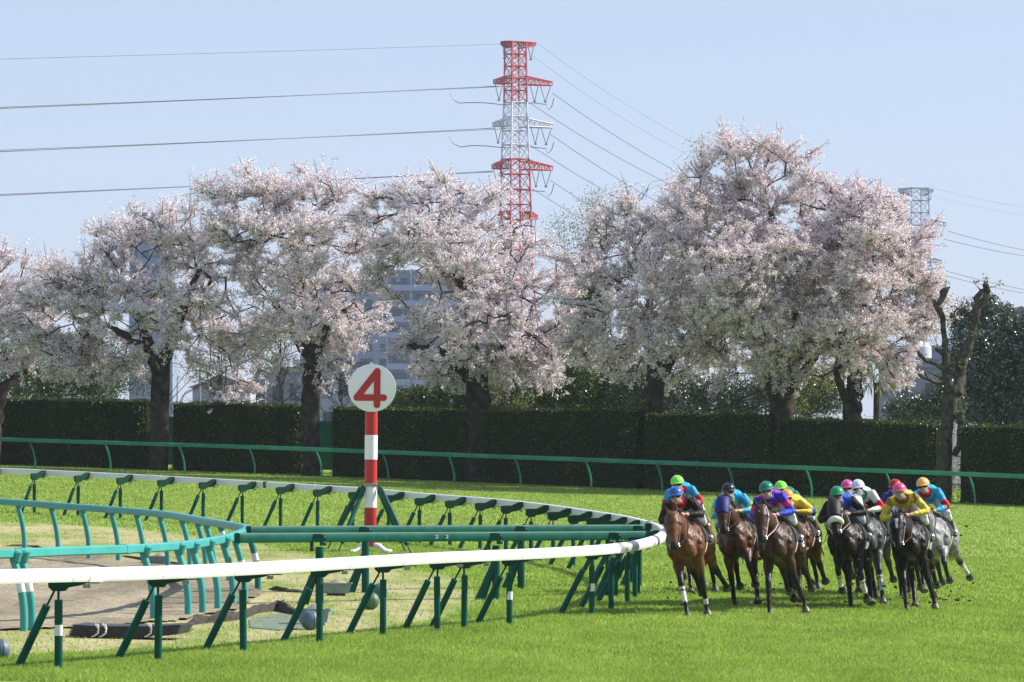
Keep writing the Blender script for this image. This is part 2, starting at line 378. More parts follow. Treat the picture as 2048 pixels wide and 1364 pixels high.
def bent_post(root, p, o, H, off, rad, m, head=True, bands=(), mb_=None, side='post'):
    o = Vector((o[0], o[1], 0)).normalized(); b = ground(*(Vector(p)+o.xy*off)); T = ground(*p); r = MB()
    top = Vector((p[0], p[1], T.z+H-.10)); pts = []
    for k in range(10):
        u = k/9; z = b.z-.05+(top.z-b.z+.05)*u
        pts.append(Vector((0, 0, z))+Vector((b.x, b.y, 0)).lerp(Vector((top.x, top.y, 0)), max(0, (u-.25)/.75)**1.7))
    r.tube(pts, rad, 12)
    post = local(r.build('post', m, root), root)
    if head:
        r = MB(); r.tube([Vector((*p, T.z+H-.17))+o*.05, Vector((*p, T.z+H-.06))+o*.075, Vector((*p, T.z+H-.02))+o*.03], [.06,.075,.03], 10)
        local(r.build('bracket', m, post), root)
    for (u0, u1) in bands:
        k0 = u0*9; pa = pts[int(k0)].lerp(pts[min(int(k0)+1, 9)], k0-int(k0)); k1 = u1*9; pb = pts[int(k1)].lerp(pts[min(int(k1)+1, 9)], k1-int(k1))
        r = MB(); r.tube([pa, pa.lerp(pb, .5), pb], rad+.004, 12); local(r.build('white_band', M['band'], post), root)
for px, bd in ((42,1),(58,1),(302,0),(371,0),(400,0),(431,0),(462,0),(486,1),(519,1),(530,0)):
    p, o = path_frame(tp, to, tz, px-20, 0, tapex, 0.02); bent_post(troot, p, o, TH, .17, .053, M['teal'], bands=((.54,.66),) if bd else ())
for px, bd in ((-12,0),(45,0),(111,0),(173,0),(231,0),(281,0),(328,0),(372,0),(403,0),(420,0),(449,1)):
    p, o = path_frame(tp, to, tz, px-12, tapex, len(tp)-1, 0.02); bent_post(troot, p, o, TH, .17, .05, M['teal'], bands=((.8,.9),) if bd else ())
for px in (24, 258):
    i = idx_at(tp, px, 0, tapex); a, b_ = Vector((*tp[i], tz[i])), Vector((*tp[i+1], tz[i+1])); d = (b_-a).normalized(); r = MB()
    r.sweep([a, a+d*.14], [(*to[i], 0)]*2, [(x*1.06, y+(.006 if y > -.1 else -.006)) for x, y in tprof]); local(r.build('joint_sleeve', M['teal'], troot), troot)
# ------------------------------------------------------------------ green outer rail
OR = [(-420,864),(0,874.5),(500,890),(905,905.5),(1300,920),(1640,932.5),(1960,945),(2048,948.5),(2400,962)]
op = resample([on(x, y, 1.15) for x, y in OR], .6); oo = outs_of(op)
if (oo[0]@op[0]) < 0: oo = -oo       # outward: away from the eye
oz = gz(op[:,0], op[:,1])+1.15
oroot = thing('outer_rail', ground(*op[len(op)//2]), 'long green outer rail on slim curved posts in front of the hedge', 'rail')
mb = MB(); prof_o = [(-.06,-.15),(-.07,-.03),(-.04,0),(.03,.0),(.05,-.03),(.05,-.13),(.03,-.155)]
for i in range(0, len(op)-1, 6):
    j = min(i+6, len(op)-1); A = [Vector((*op[k], oz[k])) for k in range(i, j+1)]
    e = (A[-1]-A[-2]).normalized()*.008; A[-1] -= e; A[0] += e
    mb.sweep(A, [(*oo[k], 0) for k in range(i, j+1)], prof_o)
local(mb.build('rail_tube', M['midgreen'], oroot), oroot)
for px in (-75,67,218,366,507,640,773,905,1038,1179,1321,1464,1620,1780,1946,2115):
    p, o = path_frame(op, oo, oz, px-8, 0, len(op)-1, 0.0)
    o = Vector((o[0], o[1])); o = (o*.6+Vector((.9,.1))).normalized()
    bent_post(oroot, p, o, 1.12, .24, .038, M['midgreen'], head=False)
# ------------------------------------------------------------------ the two green beams that join the rails
def beam_rail(xa, ya, xb, yb, posts, label, hb=.155, caps=True):
    A, B = on(xa, ya, 1.15), on(xb, yb, 1.15); root = thing('connecting_rail', ground(A.x, A.y), label, 'rail', 'green beams joining the two rails')
    d = (B-A); n = 14; pts = [A+d*(k/n) for k in range(n+1)]; o = Vector((d.y, -d.x, 0)).normalized(); o = o if o.y < 0 else -o
    pf = [(-.06,-hb),(-.06,-.02),(-.045,0),(.045,0),(.06,-.02),(.06,-hb+.02),(.045,-hb)]
    r = MB(); r.sweep(pts, [o]*(n+1), pf); local(r.build('beam', M['green'], root), root)
    for px in posts:
        u = (px-xa)/(xb-xa); p = A+d*u; b = ground(p.x, p.y)
        r = MB(); q = b+Vector((.12, .12, 0)); r.tube([(q.x, q.y, q.z-.05), (q.x, q.y, q.z+.92)], .066, 14); post = local(r.build('post', M['green'], root), root)
        r = MB(); r.tube([q+Vector((0,0,.7)), b+Vector((-.16, .1, -.03))], [.05,.09], 12); local(r.build('brace', M['green'], post), root)
        r = MB(); r.tube([p+Vector((0,.02,-.30)), p+Vector((0,.02,-.12))], .03, 8); local(r.build('rod', M['rod'], post), root); r = MB(); r.tube([q+Vector((-.1,-.1,.86)), p+Vector((0,.02,-.22))], .02, 8); local(r.build('rod', M['rod'], post), root)
        r = MB(); r.box(p+o*.075+Vector((-.05,0,-.075)), (.30,.035,.11)); r.tube([p+o*.09+Vector((-.20,0,-.05)), p+o*.12+Vector((-.12,0,-.08))], .035, 10); r.box(p+o*.08+Vector((.12,0,-.12)), (.10,.06,.17)); local(r.build('bracket', M['green'], post), root)
        r = MB(); r.tube([p+o*.11+Vector((.12,0,-.06)), p+o*.13+Vector((.12,0,-.06))], .018, 8); r.tube([p+o*.11+Vector((.12,0,-.15)), p+o*.13+Vector((.12,0,-.15))], .018, 8); local(r.build('bolt', M['grey'], post), root)
    return root, A, d, o
fr, A, d, o = beam_rail(474, 1066, 1300, 1062, (610, 955, 1206), 'front green beam with clamps, crossing from the turquoise rail to the white rail')
for px in (842, 862):
    p = A+d*((px-474)/826); r = MB(); r.box(p+o*.064+Vector((0,0,-.075)), (.085,.006,.06)); pl = local(r.build('number_plate', M['board'], fr, smooth=False), fr)
    r = MB()
    if px == 842: r.box(p+o*.069+Vector((0,0,-.075)), (.045,.004,.016))
    else: r.box(p+o*.069+Vector((0,0,-.075)), (.022,.004,.034))
    local(r.build('mark', M['rubber'], pl, smooth=False), fr)
beam_rail(497, 1052, 1285, 1049, (700, 1010, 1262), 'rear green beam just behind the clamped one, between the same two rails')
# ------------------------------------------------------------------ the number 4 marker
sb = on(741, 1104); S4 = F/sb.y
root = thing('furlong_marker', sb, 'round white board with a red 4 on a red and white striped pole', 'sign')
lp = lambda x, y, dy=0: Vector(((x-741)/S4, dy, (1104-y)/S4))
r = MB(); r.tube([lp(740,1092), lp(743,820)], .135, 28)
pole = r.build('pole', M['red'], root)
for y0, y1 in ((1015,966),(919,870)):
    r = MB(); px_ = lambda y: 740+3*(1092-y)/272; r.tube([lp(px_(y0),y0), lp(px_(y1),y1)], .1395, 28, cap=False); r.build('white_stripe', M['board'], pole)
r = MB(); c = lp(744.5,776); Rr = 47.8/S4
r.tube([c+Vector((0,-.19,0)), c+Vector((0,-.185,0)), c+Vector((0,-.10,0)), c+Vector((0,-.095,0))], [Rr-.012,Rr,Rr,Rr-.012], 72, up=(0,0,1)); disc = r.build('board', M['board'], root)
# the figure: strokes with round ends, standing 8 mm proud
def stroke(mb, pts, w, y0, y1):
    for (a, b_) in zip(pts[:-1], pts[1:]):
        a, b_ = Vector(a), Vector(b_); d = (b_-a).normalized(); n = Vector((-d.y, d.x)); ol = []
        for k in range(9): an = math.pi*(.5+k/8); ol.append(a+d*math.cos(an)*w+n*math.sin(an)*w)
        for k in range(9): an = math.pi*(-.5+k/8); ol.append(b_+d*math.cos(an)*w+n*math.sin(an)*w)
        m = len(ol); V = [(p.x, y0, p.y) for p in ol]+[(p.x, y1, p.y) for p in ol]
        mb.add(V, [tuple(range(m)), tuple(range(m, 2*m))[::-1]]+[(q, m+q, m+(q+1)%m, (q+1)%m) for q in range(m)])
zp = lambda zx, zy: ((640+zx/3.245-741)/S4, (1104-(700+zy/3.245))/S4)
r = MB(); w = 21.5/3.245/S4
for k, pts in enumerate(([zp(374,139), zp(240,308)], [zp(240,308), zp(415,310)], [zp(374,139), zp(371,356)])):
    stroke(r, pts, w, -.200-.0015*k, -.186)
r.build('numeral', M['red'], disc, smooth=False)
r = MB(); r.tube([lp(741,973), lp(741,966)], .155, 24); r.box(lp(741,969.5,-.14), (.30,.06,.06)); r.build('collar', M['grey'], root)
for (x0, y0, x1, y1, dy0, dy1) in ((722,974,652,1098,.05,.9),(729,974,680,1102,-.1,-.9),(754,974,808,1096,.1,.9),(761,974,824,1100,-.08,-.9)):
    a = lp(x0, y0, dy0*.6); e = lp(x1, 0, dy1); e.z = float(gz(sb.x+e.x, sb.y+e.y))-sb.z+.02; a0 = lp(741+(x0-741)*.7, y0-3, dy0*.3)
    d = (e-a); r = MB(); r.tube([a+d*.02, a+d*.86], .05, 12); leg = r.build('stay', M['green'], root)
    r = MB(); r.tube([a0, a+d*.03], .022, 8); r.tube([a+d*.85, e], .016, 8); r.build('rod', M['rod'], leg)
    r = MB(); r.tube([e-Vector((0,0,.03)), e+Vector((0,0,.015))], [.13,.09], 14); r.build('foot_pad', M['rubber'], leg)
r = MB()
for sx in (-1, 1):
    for sy in (-1, 1): r.tube([(0, 0, .16), (sx*.18, sy*.1, .14), (sx*.33, sy*.22, .02), (sx*.44, sy*.3, .0)], [(.05,.07),(.05,.06),(.045,.05),(.05,.06)], 8)
r.build('base', M['white'], root)
# ------------------------------------------------------------------ things lying on the infield
def ball(x, y, rpx, m, lab):
    g = on(x, y+rpx*.9); rr = rpx/(F/g.y); r = MB(); r.sphere((0,0,rr*.96), rr, 28, 18); o = r.build('ball', M[m]); o.location = g
    tag(o, lab, 'ball', 'rubber balls on the dry grass'); return o, rr
for x, y, rp, m, lab in ((0,1301,21,'balld','blue-grey rubber ball cut off by the left edge, beside the first green post'),
                         (621,1242,20,'balld','blue-grey rubber ball in front of the nearer grey trough'),
                         (741,1203,18,'ballg','green rubber ball beside a green rail post'),
                         (759,1183,16,'balld','blue-grey rubber ball behind the green ball')):
    o, rr = ball(x, y, rp, m, lab)
    r = MB(); n = 36; r.tube([(0, rr*1.003*math.cos(2*math.pi*k/n), rr*.96+rr*1.003*math.sin(2*math.pi*k/n)) for k in range(n+1)], .004, 5, cap=False); sm = r.build('seam', M['rubber'], o); sm.rotation_euler = (0, 0, .5)
def trough(x, y, w, h, lab, rz=.05):
    g = on(x, y); s = F/g.y; W, H = w/s, h/s; D = W*.5; r = MB()
    V = []
    for (z, k) in ((0.04,.84),(H,1.0),(H,1.08),(H+.02,1.08),(H+.02,.96),(.07,.80)):
        for sx, sy in ((-1,-1),(1,-1),(1,1),(-1,1)): V.append((sx*W/2*k, sy*D/2*k, z))
    Fc = [(3,2,1,0)]+[(i*4+k, i*4+(k+1)%4, i*4+4+(k+1)%4, i*4+4+k) for i in range(5) for k in range(4)]+[(20,21,22,23)]
    r.add(V, Fc); root = thing('sand_trough', g, lab, 'trough', 'grey troughs of sand', rz)
    r.build('trough_body', M['tray'], root, smooth=False)
    r = MB(); r.box((0,0,.02), (W*.6, D*.6, .05)); r.build('foot', M['rubber'], root, smooth=False)
    r = MB(); n = 12; V = [(0,0,H+.10)]+[(W*.45*math.cos(6.283*k/n)*(1+.05*math.sin(k*3)), D*.45*math.sin(6.283*k/n), H-.02) for k in range(n)]
    V += [(W*.2*math.cos(6.283*k/n)+.02, D*.2*math.sin(6.283*k/n), H+.055+.01*math.sin(k*5)) for k in range(n)]
    r.add(V, [(1+n+k, 1+n+(k+1)%n, 0) for k in range(n)]+[(1+k, 1+(k+1)%n, 1+n+(k+1)%n, 1+n+k) for k in range(n)]); r.build('sand', M['sand'], root)
trough(672, 1191, 62, 23, 'grey plastic trough heaped with sand, the farther one behind the green posts')
trough(628, 1250, 66, 30, 'grey plastic trough of sand with the ball in front of it', -.1)
trough(318, 1130, 44, 16, 'low grey trough beyond the turquoise rail at the end of the dirt')
# black mats in a stack
g = on(250, 1276); s = F/g.y; root = thing('mat_stack', g, 'stack of black rubber mats tied with white rope on the dry grass', 'mats')
for k in range(6):
    r = MB(); W = 108/s; n = 14; top = []; 
    for i in range(n+1):
        u = i/n; x = -W+2*W*u+.01*k; z = .022+k*.026+.035*max(0, u-.72)*4*(1-k*.1)+(.02 if u < .25 else 0)*(1-u*4)
        top.append((x, z))
    V = []; Dp = .33
    for (x, z) in top: V += [(x, -Dp, z), (x+.12, Dp, z), (x+.12, Dp, z+.019), (x, -Dp, z+.019)]
    r.add(V, [(3,2,1,0)]+[(i*4+q, i*4+(q+1)%4, i*4+4+(q+1)%4, i*4+4+q) for i in range(n) for q in range(4)]+[(n*4, n*4+1, n*4+2, n*4+3)])
    r.build('mat', M['rubber'], root, smooth=False)
for xx in (-.36, -.26, .33, .42):
    r = MB(); r.tube([(xx+.05*math.sin(q*1.1), -.33-.02*math.sin(q*.9), .20-.17*math.sin(q*math.pi/8)) for q in range(9)], .011, 6); r.build('rope', M['rope'], root)
# lumps of dark turf and soil along the edge of the dirt
random.seed(5)
def lump_row(pts, rad, lab, n=18):
    W = [on(*p) for p in pts]; g = W[0]; r = MB(); P = []
    for a, b_ in zip(W[:-1], W[1:]):
        for q in range(5): P.append(a.lerp(b_, q/5))
    P.append(W[-1]); V = []; m = 10
    for i, p in enumerate(P):
        e = min(1, .25+i/3, .25+(len(P)-1-i)/3); rr = rad*e*(.8+.45*random.random())
        for k in range(m+1):
            an = math.pi*k/m; j = 1+.18*random.uniform(-1, 1)
            V.append((p.x-g.x+rr*1.3*math.cos(an)*.2, p.y-g.y+rr*2.2*math.cos(an)*j, p.z-g.z-.02+rr*math.sin(an)*j))
    r.add(V, [(i*(m+1)+k, i*(m+1)+k+1, (i+1)*(m+1)+k+1, (i+1)*(m+1)+k) for i in range(len(P)-1) for k in range(m)])
    o = r.build('soil_bank', M['soilbag']); o.location = g; tag(o, lab, 'soil bank', 'dark lumps of soil round the end of the dirt course')
lump_row([(370,1252),(430,1244),(480,1240),(515,1226),(560,1220),(605,1232)], .15, 'thick dark soil bank between the mats and the nearer grey trough')
lump_row([(536,1178),(570,1183),(615,1186)], .08, 'thin dark soil bank behind, ending at the green post')
lump_row([(0,1092),(60,1093),(95,1098)], .06, 'low dark soil ridge at the far edge of the dirt, by the left edge')
lump_row([(240,1112),(300,1122),(350,1130),(400,1142)], .07, 'dark soil ridge behind the bunched turquoise posts')
# worn sheet of green netting on the ground
nm = mat('green_netting', (.05,.13,.09), (.20,.19,.14), 5, .9)
po = [on(*p) for p in ((498,1240),(560,1228),(640,1240),(625,1256),(560,1262),(500,1256))]
r = MB(); r.add([Vector((p.x, p.y, p.z+.012)) for p in po]+[Vector((p.x, p.y, p.z+.004)) for p in po], [(0,1,2,3,4,5), (11,10,9,8,7,6)]+[(k, 6+k, 6+(k+1)%6, (k+1)%6) for k in range(6)])
tag(r.build('ground_net', nm, smooth=False), 'flat worn green netting lying on the ground beside the dark soil bank', 'netting')
# ------------------------------------------------------------------ turf blades (near part of the lawn)
rng = np.random.default_rng(7)
def blades(Y0, Y1, dens, h, w, seed):
    rg = np.random.default_rng(seed); dens *= 1.25; w *= .85; Xm = Y1*1024/F*1.03+3; n = int((2*Xm)*(Y1-Y0)*dens)
    X = rg.uniform(-Xm, Xm, n); Y = rg.uniform(Y0, Y1, n); k = np.abs(X) < Y*1024/F*1.03+3; X, Y = X[k], Y[k]
    P = np.c_[X, Y]; k = dist_poly(P, DIRT) < -.1
    dd = np.clip(dist_poly(P, DRY), -1, 1.2); k &= rg.uniform(size=len(X)) > np.clip((dd+.45)/.8, 0, .93)
    X, Y, dd = X[k], Y[k], dd[k]; n = len(X); a = rg.uniform(0, 2*np.pi, n); hh = h*rg.uniform(.55, 1.35, n)*np.where(dd > .1, .6, 1); ww = w*rg.uniform(.6, 1.3, n)
    lean = rg.normal(0, .45, (n, 2))*hh[:,None]; Z = gz(X, Y)
    V = np.empty((n, 3, 3)); V[:,0] = np.c_[X-np.cos(a)*ww, Y-np.sin(a)*ww, Z-.004]; V[:,1] = np.c_[X+np.cos(a)*ww, Y+np.sin(a)*ww, Z-.004]
    V[:,2] = np.c_[X+lean[:,0], Y+lean[:,1], Z+hh]; return V.reshape(-1, 3)
BL = [blades(47, 56, 1500, .050, .008, 1), blades(56, 66, 1000, .050, .010, 2), blades(66, 80, 600, .050, .012, 3), blades(80, 105, 260, .045, .016, 4), blades(105, 182, 80, .04, .024, 5)]
V = np.concatenate(BL); gm2 = leafmat('grass_blade', [(0,(.17,.26,.045)),(.4,(.28,.38,.085)),(.8,(.36,.455,.12)),(.95,(.47,.55,.20)),(1,(.66,.68,.44))], trans=.42, tcol=(1.05,1.15,.6), patch=(.8,(1,.35,1),(.74,.80,.72)))  # palest blade tones are painted sparkle, sun glints put into the colour
tag(np_mesh('grass', V, np.arange(len(V)).reshape(-1, 3), gm2, k=3), kind='stuff')
# ------------------------------------------------------------------ hedge blocks
def leaves_at(P, size, rg, nrm=None, spread=1.0, asp=.6):
    """one small quad per point, turned at random (or loosely to nrm)"""
    n = len(P); a = rg.normal(size=(n, 3)); 
    if nrm is not None: a = a*spread+nrm
    a /= np.linalg.norm(a, axis=1)[:,None]+1e-9
    b = np.cross(a, rg.normal(size=(n, 3))); b /= np.linalg.norm(b, axis=1)[:,None]+1e-9; c = np.cross(a, b)
    s = (size*rg.uniform(.6, 1.35, n))[:,None]; b = b*s*.5; c = c*s*.5*asp
    V = np.empty((n, 4, 3)); V[:,0] = P-b-c*.4; V[:,1] = P-c; V[:,2] = P+b+c*.3; V[:,3] = P+c
    return V.reshape(-1, 3)
def quads(name, V, m, parent=None): return np_mesh(name, V, np.arange(len(V)).reshape(-1, 4), m, parent)
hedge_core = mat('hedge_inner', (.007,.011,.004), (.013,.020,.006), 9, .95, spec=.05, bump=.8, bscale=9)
hedge_leaf = leafmat('hedge_leaf', [(0,(.018,.040,.007)),(.5,(.036,.070,.012)),(.84,(.095,.14,.025)),(1,(.26,.28,.06))], trans=.16, spec=.03, patch=(.9,(1,1,1),(.5,.55,.45)))  # brightest leaf tones paint in the sunlit line of the hedge top
def hedge(x0, x1, y0t, y1t, back, label, seed, Dp=1.5):
    rg = np.random.default_rng(seed)
    # the front foot of the hedge stands 'back' px-scale units behind the outer rail
    def foot(x):
        s = solve_s(x, np.interp(x, [r_[0] for r_ in OR], [r_[1] for r_ in OR]), 1.15)-back; X, Y = (x-1024)/s, F/s; return Vector((X, Y, float(gz(X, Y)))), s
    (A, sa), (B, sb_) = foot(x0), foot(x1); za = HC-(y0t-YH)/sa; zb = HC-(y1t-YH)/sb_
    d = (B-A).xy; L_ = d.length; d.normalize(); nr = Vector((d.y, -d.x)); nr = nr if nr.y < 0 else -nr
    g = A; root = thing('hedge', g, label, 'hedge', 'clipped hedge blocks along the track')
    # core
    r = MB(); nx_ = int(L_/.4)+1; nz_ = 7; V = []
    prof = [(0,0)]+[(0, k/nz_) for k in range(1, nz_)]+[(.02,.985),(.10,1.0),(.5,1.01),(.9,1.0),(.98,.985)]+[(1,0)]
    for i in range(nx_+1):
        u = i/nx_; e = .12 if i in (0, nx_) else 0
        for (q, z) in prof:
            H = (za*(1-u)+zb*u)-(g.z+(B.z-g.z)*u); X = A.x+d.x*L_*u-nr.x*Dp*(e+(1-2*e)*q); Y = A.y+d.y*L_*u-nr.y*Dp*(e+(1-2*e)*q)
            zz = (g.z+(B.z-g.z)*u)-.1+(H+.1-.03)*z; n_ = mnoise((X*1.3, Y*1.3, zz*1.3))*.09
            V.append((X+nr.x*n_-g.x, Y+nr.y*n_-g.y, zz-g.z+n_*.4))
    m = len(prof); r.add(V, [(i*m+k, i*m+k+1, (i+1)*m+k+1, (i+1)*m+k) for i in range(nx_) for k in range(m-1)]+[tuple(range(m))[::-1], tuple(nx_*m+k for k in range(m))])
    r.build('core', hedge_core, root)
    n = int(L_*2.7*420); u = rg.uniform(0, 1, n); z = rg.uniform(0, 1, n)**.9; H = (za*(1-u)+zb*u)-(g.z+(B.z-g.z)*u)
    dep = -.02-rg.exponential(.04, n)+.03; nz = np.array([mnoise((a*L_*1.3, 0, b_*3.4)) for a, b_ in zip(u, z)])
    k = rg.uniform(size=n) < .75+nz*.6; u, z, H, dep, nz = u[k], z[k], H[k], dep[k], nz[k]; off = .06-dep*0+nz*.10+rg.uniform(-.06,.05,len(u))
    Pf = np.c_[d.x*L_*u+nr.x*off, d.y*L_*u+nr.y*off, (B.z-g.z)*u+H*z]
    n = int(L_*Dp*700); u = rg.uniform(0, 1, n); q = rg.uniform(0, 1, n); H = (za*(1-u)+zb*u)-(g.z+(B.z-g.z)*u)
    nz = np.array([mnoise((a*L_*2.2, 5, b_*2)) for a, b_ in zip(u, q)])
    Pt = np.c_[d.x*L_*u-nr.x*Dp*q, d.y*L_*u-nr.y*Dp*q, (B.z-g.z)*u+H-.02+nz*.11+rg.uniform(-.03,.05,n)+(rg.uniform(size=n) < .05)*rg.uniform(0,.20,n)]
    n = int(2.7*Dp*400)*2; sd = np.repeat([0, 1], n//2); q = rg.uniform(0, 1, len(sd)); z = rg.uniform(0, 1, len(sd)); H = np.where(sd, zb-B.z, za-g.z)
    ed = rg.uniform(-.10,.07,len(sd)); Pe = np.c_[d.x*(L_*sd+ed*(2*sd-1))-nr.x*Dp*q, d.y*(L_*sd+ed*(2*sd-1))-nr.y*Dp*q, (B.z-g.z)*sd+H*z]
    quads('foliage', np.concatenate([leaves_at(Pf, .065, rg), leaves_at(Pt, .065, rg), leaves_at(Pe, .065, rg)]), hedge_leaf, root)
    return foot
HX = [(-330,-30,795,797,'hedge block at the far left, cut off by the edge of the photo'),(-12,290,797,801,'hedge block filling the left side, ending at the first cherry trunk'),
      (342,598,806,811,'hedge block between the first and second cherry trunks'),(660,936,815,821,'hedge block behind the number 4 marker'),
      (962,1268,821,820,'hedge block between the third and fourth cherry trunks, behind the tip of the white rail'),
      (1290,1535,828,832,'hedge block behind the jockeys with lime and navy caps'),(1541,1868,836,848,'hedge block ending at the pollarded tree'),
      (1916,2300,851,858,'hedge block at the right edge, right of the pollarded tree')]
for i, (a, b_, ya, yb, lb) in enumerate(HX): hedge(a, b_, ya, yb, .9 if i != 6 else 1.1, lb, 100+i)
# ------------------------------------------------------------------ trees
bark = mat('dark_bark', (.016,.012,.010), (.06,.048,.042), 3.5, .95, bump=.9, bscale=14, spec=.1)
bark2 = mat('pale_bark', (.028,.024,.021), (.095,.083,.072), 5, .95, bump=.8, bscale=11, spec=.1)
petal = leafmat('cherry_petal', [(0,(.50,.37,.38)),(.12,(.71,.60,.62)),(.5,(.87,.79,.81)),(1,(.95,.90,.915))], trans=.22)
petal2 = leafmat('cherry_petal_pinker', [(0,(.44,.28,.26)),(.12,(.68,.54,.55)),(.5,(.86,.77,.79)),(1,(.95,.88,.895))], trans=.22)
def tree_graph(lobes, N, top, rg, bal=.45, shell=.55):
    """attractor points inside the crown lobes, joined into a branching tree from the trunk top"""
    vol = np.array([l[3]*l[4]*l[5] for l in lobes]); cnt = np.maximum(6, (N*vol/vol.sum()).astype(int)); P = []
    for l, c in zip(lobes, cnt):
        v = rg.normal(size=(c, 3)); v /= np.linalg.norm(v, axis=1)[:,None]; v *= (rg.uniform(0, 1, c)**shell)[:,None]
        P.append(np.array(l[:3])+v*np.array(l[3:6])*.95)
    P = np.concatenate(P); top = np.array(top); P = P[np.argsort(np.linalg.norm(P-top, axis=1))]
    nodes_ = [top]; par = [-1]; plen = [0.0]
    for p in P:
        A = np.array(nodes_); dd = np.linalg.norm(A-p, axis=1); cost = dd+bal*np.array(plen)*.6+np.maximum(0, A[:,2]-p[2])*.25; j = int(np.argmin(cost))
        a = A[j]; n = max(1, int(dd[j]/.55)); last = j; v = p-a
        for k in range(1, n+1):
            q = a+v*(k/n); 
            if k < n: q = q+rg.normal(size=3)*.07*min(1, dd[j])+np.array([0,0,.10*math.sin(math.pi*k/n)*dd[j]])
            nodes_.append(q); par.append(last); plen.append(plen[last]+np.linalg.norm(q-nodes_[last])); last = len(nodes_)-1
    return np.array(nodes_), np.array(par)
def limbs_mesh(nodes_, par, r0, rmin, origin, expo=2.0):
    n = len(nodes_); w = np.zeros(n); ch = [[] for _ in range(n)]
    for i in range(1, n): ch[par[i]].append(i)
    for i in range(n-1, -1, -1):
        if not ch[i]: w[i] = 1
        if par[i] >= 0: w[par[i]] += w[i]
    rad = np.maximum(rmin, r0*.8*(w/w[0])**(1/expo)); mb = MB()
    # walk chains: follow the heaviest child
    st = [(0, -1)]
    while st:
        i, pr_ = st.pop(); chain = ([pr_] if pr_ >= 0 else [])+[i]
        while ch[i]:
            cs = sorted(ch[i], key=lambda k: -w[k]); st += [(k, i) for k in cs[1:]]; i = cs[0]; chain.append(i)
        if len(chain) < 2: continue
        rr = [min(rad[k], rad[chain[1]] if (j == 0 and pr_ >= 0) else 9) for j, k in enumerate(chain)]; rr[-1] *= .5
        mb.tube([Vector(nodes_[k]-origin) for k in chain], rr, 7 if rr[0] > .04 else 4, cap=False)
    return mb, rad
def cherry(label, bx, by, s, forks, lobes_px, seed, N=230, dens=1.0, pinker=False, trunk_w=.27, name='cherry_tree', yfork=.0, pal=None, size=.058, depthk=.75):
    rg = np.random.default_rng(seed); base = at(bx, by, s); base.z = float(gz(base.x, base.y))-.05; o = np.array(base)
    root = thing(name, base, label, 'tree', 'cherry trees in blossom beyond the hedge')
    Y0 = base.y
    def w(x, y, dy=0): sc = F/(Y0+dy); return np.array([(x-1024)/sc, Y0+dy, HC-(y-YH)/sc])
    lobes = []
    for l in lobes_px:
        x, y, rx, ry = l[:4]; dy = l[4] if len(l) > 4 else rg.uniform(-.8, .8); c = w(x, y, dy); lobes.append((*c, rx/s, max(rx, ry)/s*depthk, ry/s))
    mb = MB(); tops = []
    # trunk polyline(s): forks = list of px polylines with widths in px; the last point of each feeds the crown
    for pl in forks:
        pts = [w(x, y, dy) for x, y, wd, dy in pl]; rr = [wd/2/s*(.88 if y > 760 else .66) for x, y, wd, dy in pl]
        pp, r2 = [], []
        for (a, b_, ra, rb) in zip(pts[:-1], pts[1:], rr[:-1], rr[1:]):
            m = max(2, int(np.linalg.norm(b_-a)/.18))
            for k in range(m): u = k/m; pp.append(a*(1-u)+b_*u+rg.normal(size=3)*.02); r2.append((ra*(1-u)+rb*u)*(1+rg.normal()*.07))
        pp.append(pts[-1]); r2.append(rr[-1]); pp = np.array(pp); pp[0][2] = o[2]
        mb.tube([Vector(p-o) for p in pp], r2, 12, cap=True); tops.append((pts[-1], rr[-1]))
    mb.build('trunk', bark, root)
    allN, tw = [], []
    crown_c = np.mean([l[:3] for l in lobes], axis=0)
    # every lobe goes to the nearest trunk head
    groups = [[] for _ in tops]
    for l in lobes: groups[int(np.argmin([np.linalg.norm(np.array(l[:3])-t[0])+.0 for t in tops]))].append(l)
    tv = sum(l[3]*l[4]*l[5] for l in lobes); mbl = MB(); BP = []; BD = []
    for (t, rt), gl in zip(tops, groups):
        if not gl: continue
        nn = max(25, int(N*sum(l[3]*l[4]*l[5] for l in gl)/tv)); nd, pa = tree_graph(gl, nn, t, rg)
        m2, rad = limbs_mesh(nd, pa, rt, .028, o); mbl.add(m2.v, m2.f)
        dr = nd[1:]-nd[pa[1:]]; dr /= np.linalg.norm(dr, axis=1)[:,None]+1e-9
        small = rad[1:] < .075; BP.append(nd[1:][small]); BD.append(dr[small])
    BP = np.concatenate(BP); BD = np.concatenate(BD)
    gap = np.array([mnoise(Vector((p[0]*.75, p[1]*.75, p[2]*1.25))) for p in BP]); kp = gap > (-.24 if seed < 15 else -.36); BP, BD = BP[kp], BD[kp]
    # twigs
    K = 10; P0 = np.repeat(BP, K, 0)+rg.normal(size=(len(BP)*K, 3))*.08; out = P0-crown_c; out /= np.linalg.norm(out, axis=1)[:,None]+1e-9
    D = np.repeat(BD, K, 0)*.7+out*.55+rg.normal(size=P0.shape)*.55+np.array([0,0,.10]); D[:,2] *= .62; D /= np.linalg.norm(D, axis=1)[:,None]
    Ln = rg.uniform(.25, 1.0, len(P0))*np.where(rg.uniform(size=len(P0)) < .06, 1.5, 1); P1 = P0+D*Ln[:,None]+rg.normal(size=P0.shape)*.04
    # twig sticks as three-sided slivers
    sel = rg.uniform(size=len(P0)) < .7; a, b_ = P0[sel], P1[sel]; sd = np.cross(b_-a, rg.normal(size=a.shape)); sd /= np.linalg.norm(sd, axis=1)[:,None]+1e-9; sd *= .013
    TV = np.empty((len(a), 4, 3)); TV[:,0] = a-sd*1.3; TV[:,1] = a+sd*1.3; TV[:,2] = b_+sd*.4; TV[:,3] = b_-sd*.4
    lo_ = mbl.build('limbs', bark, root)
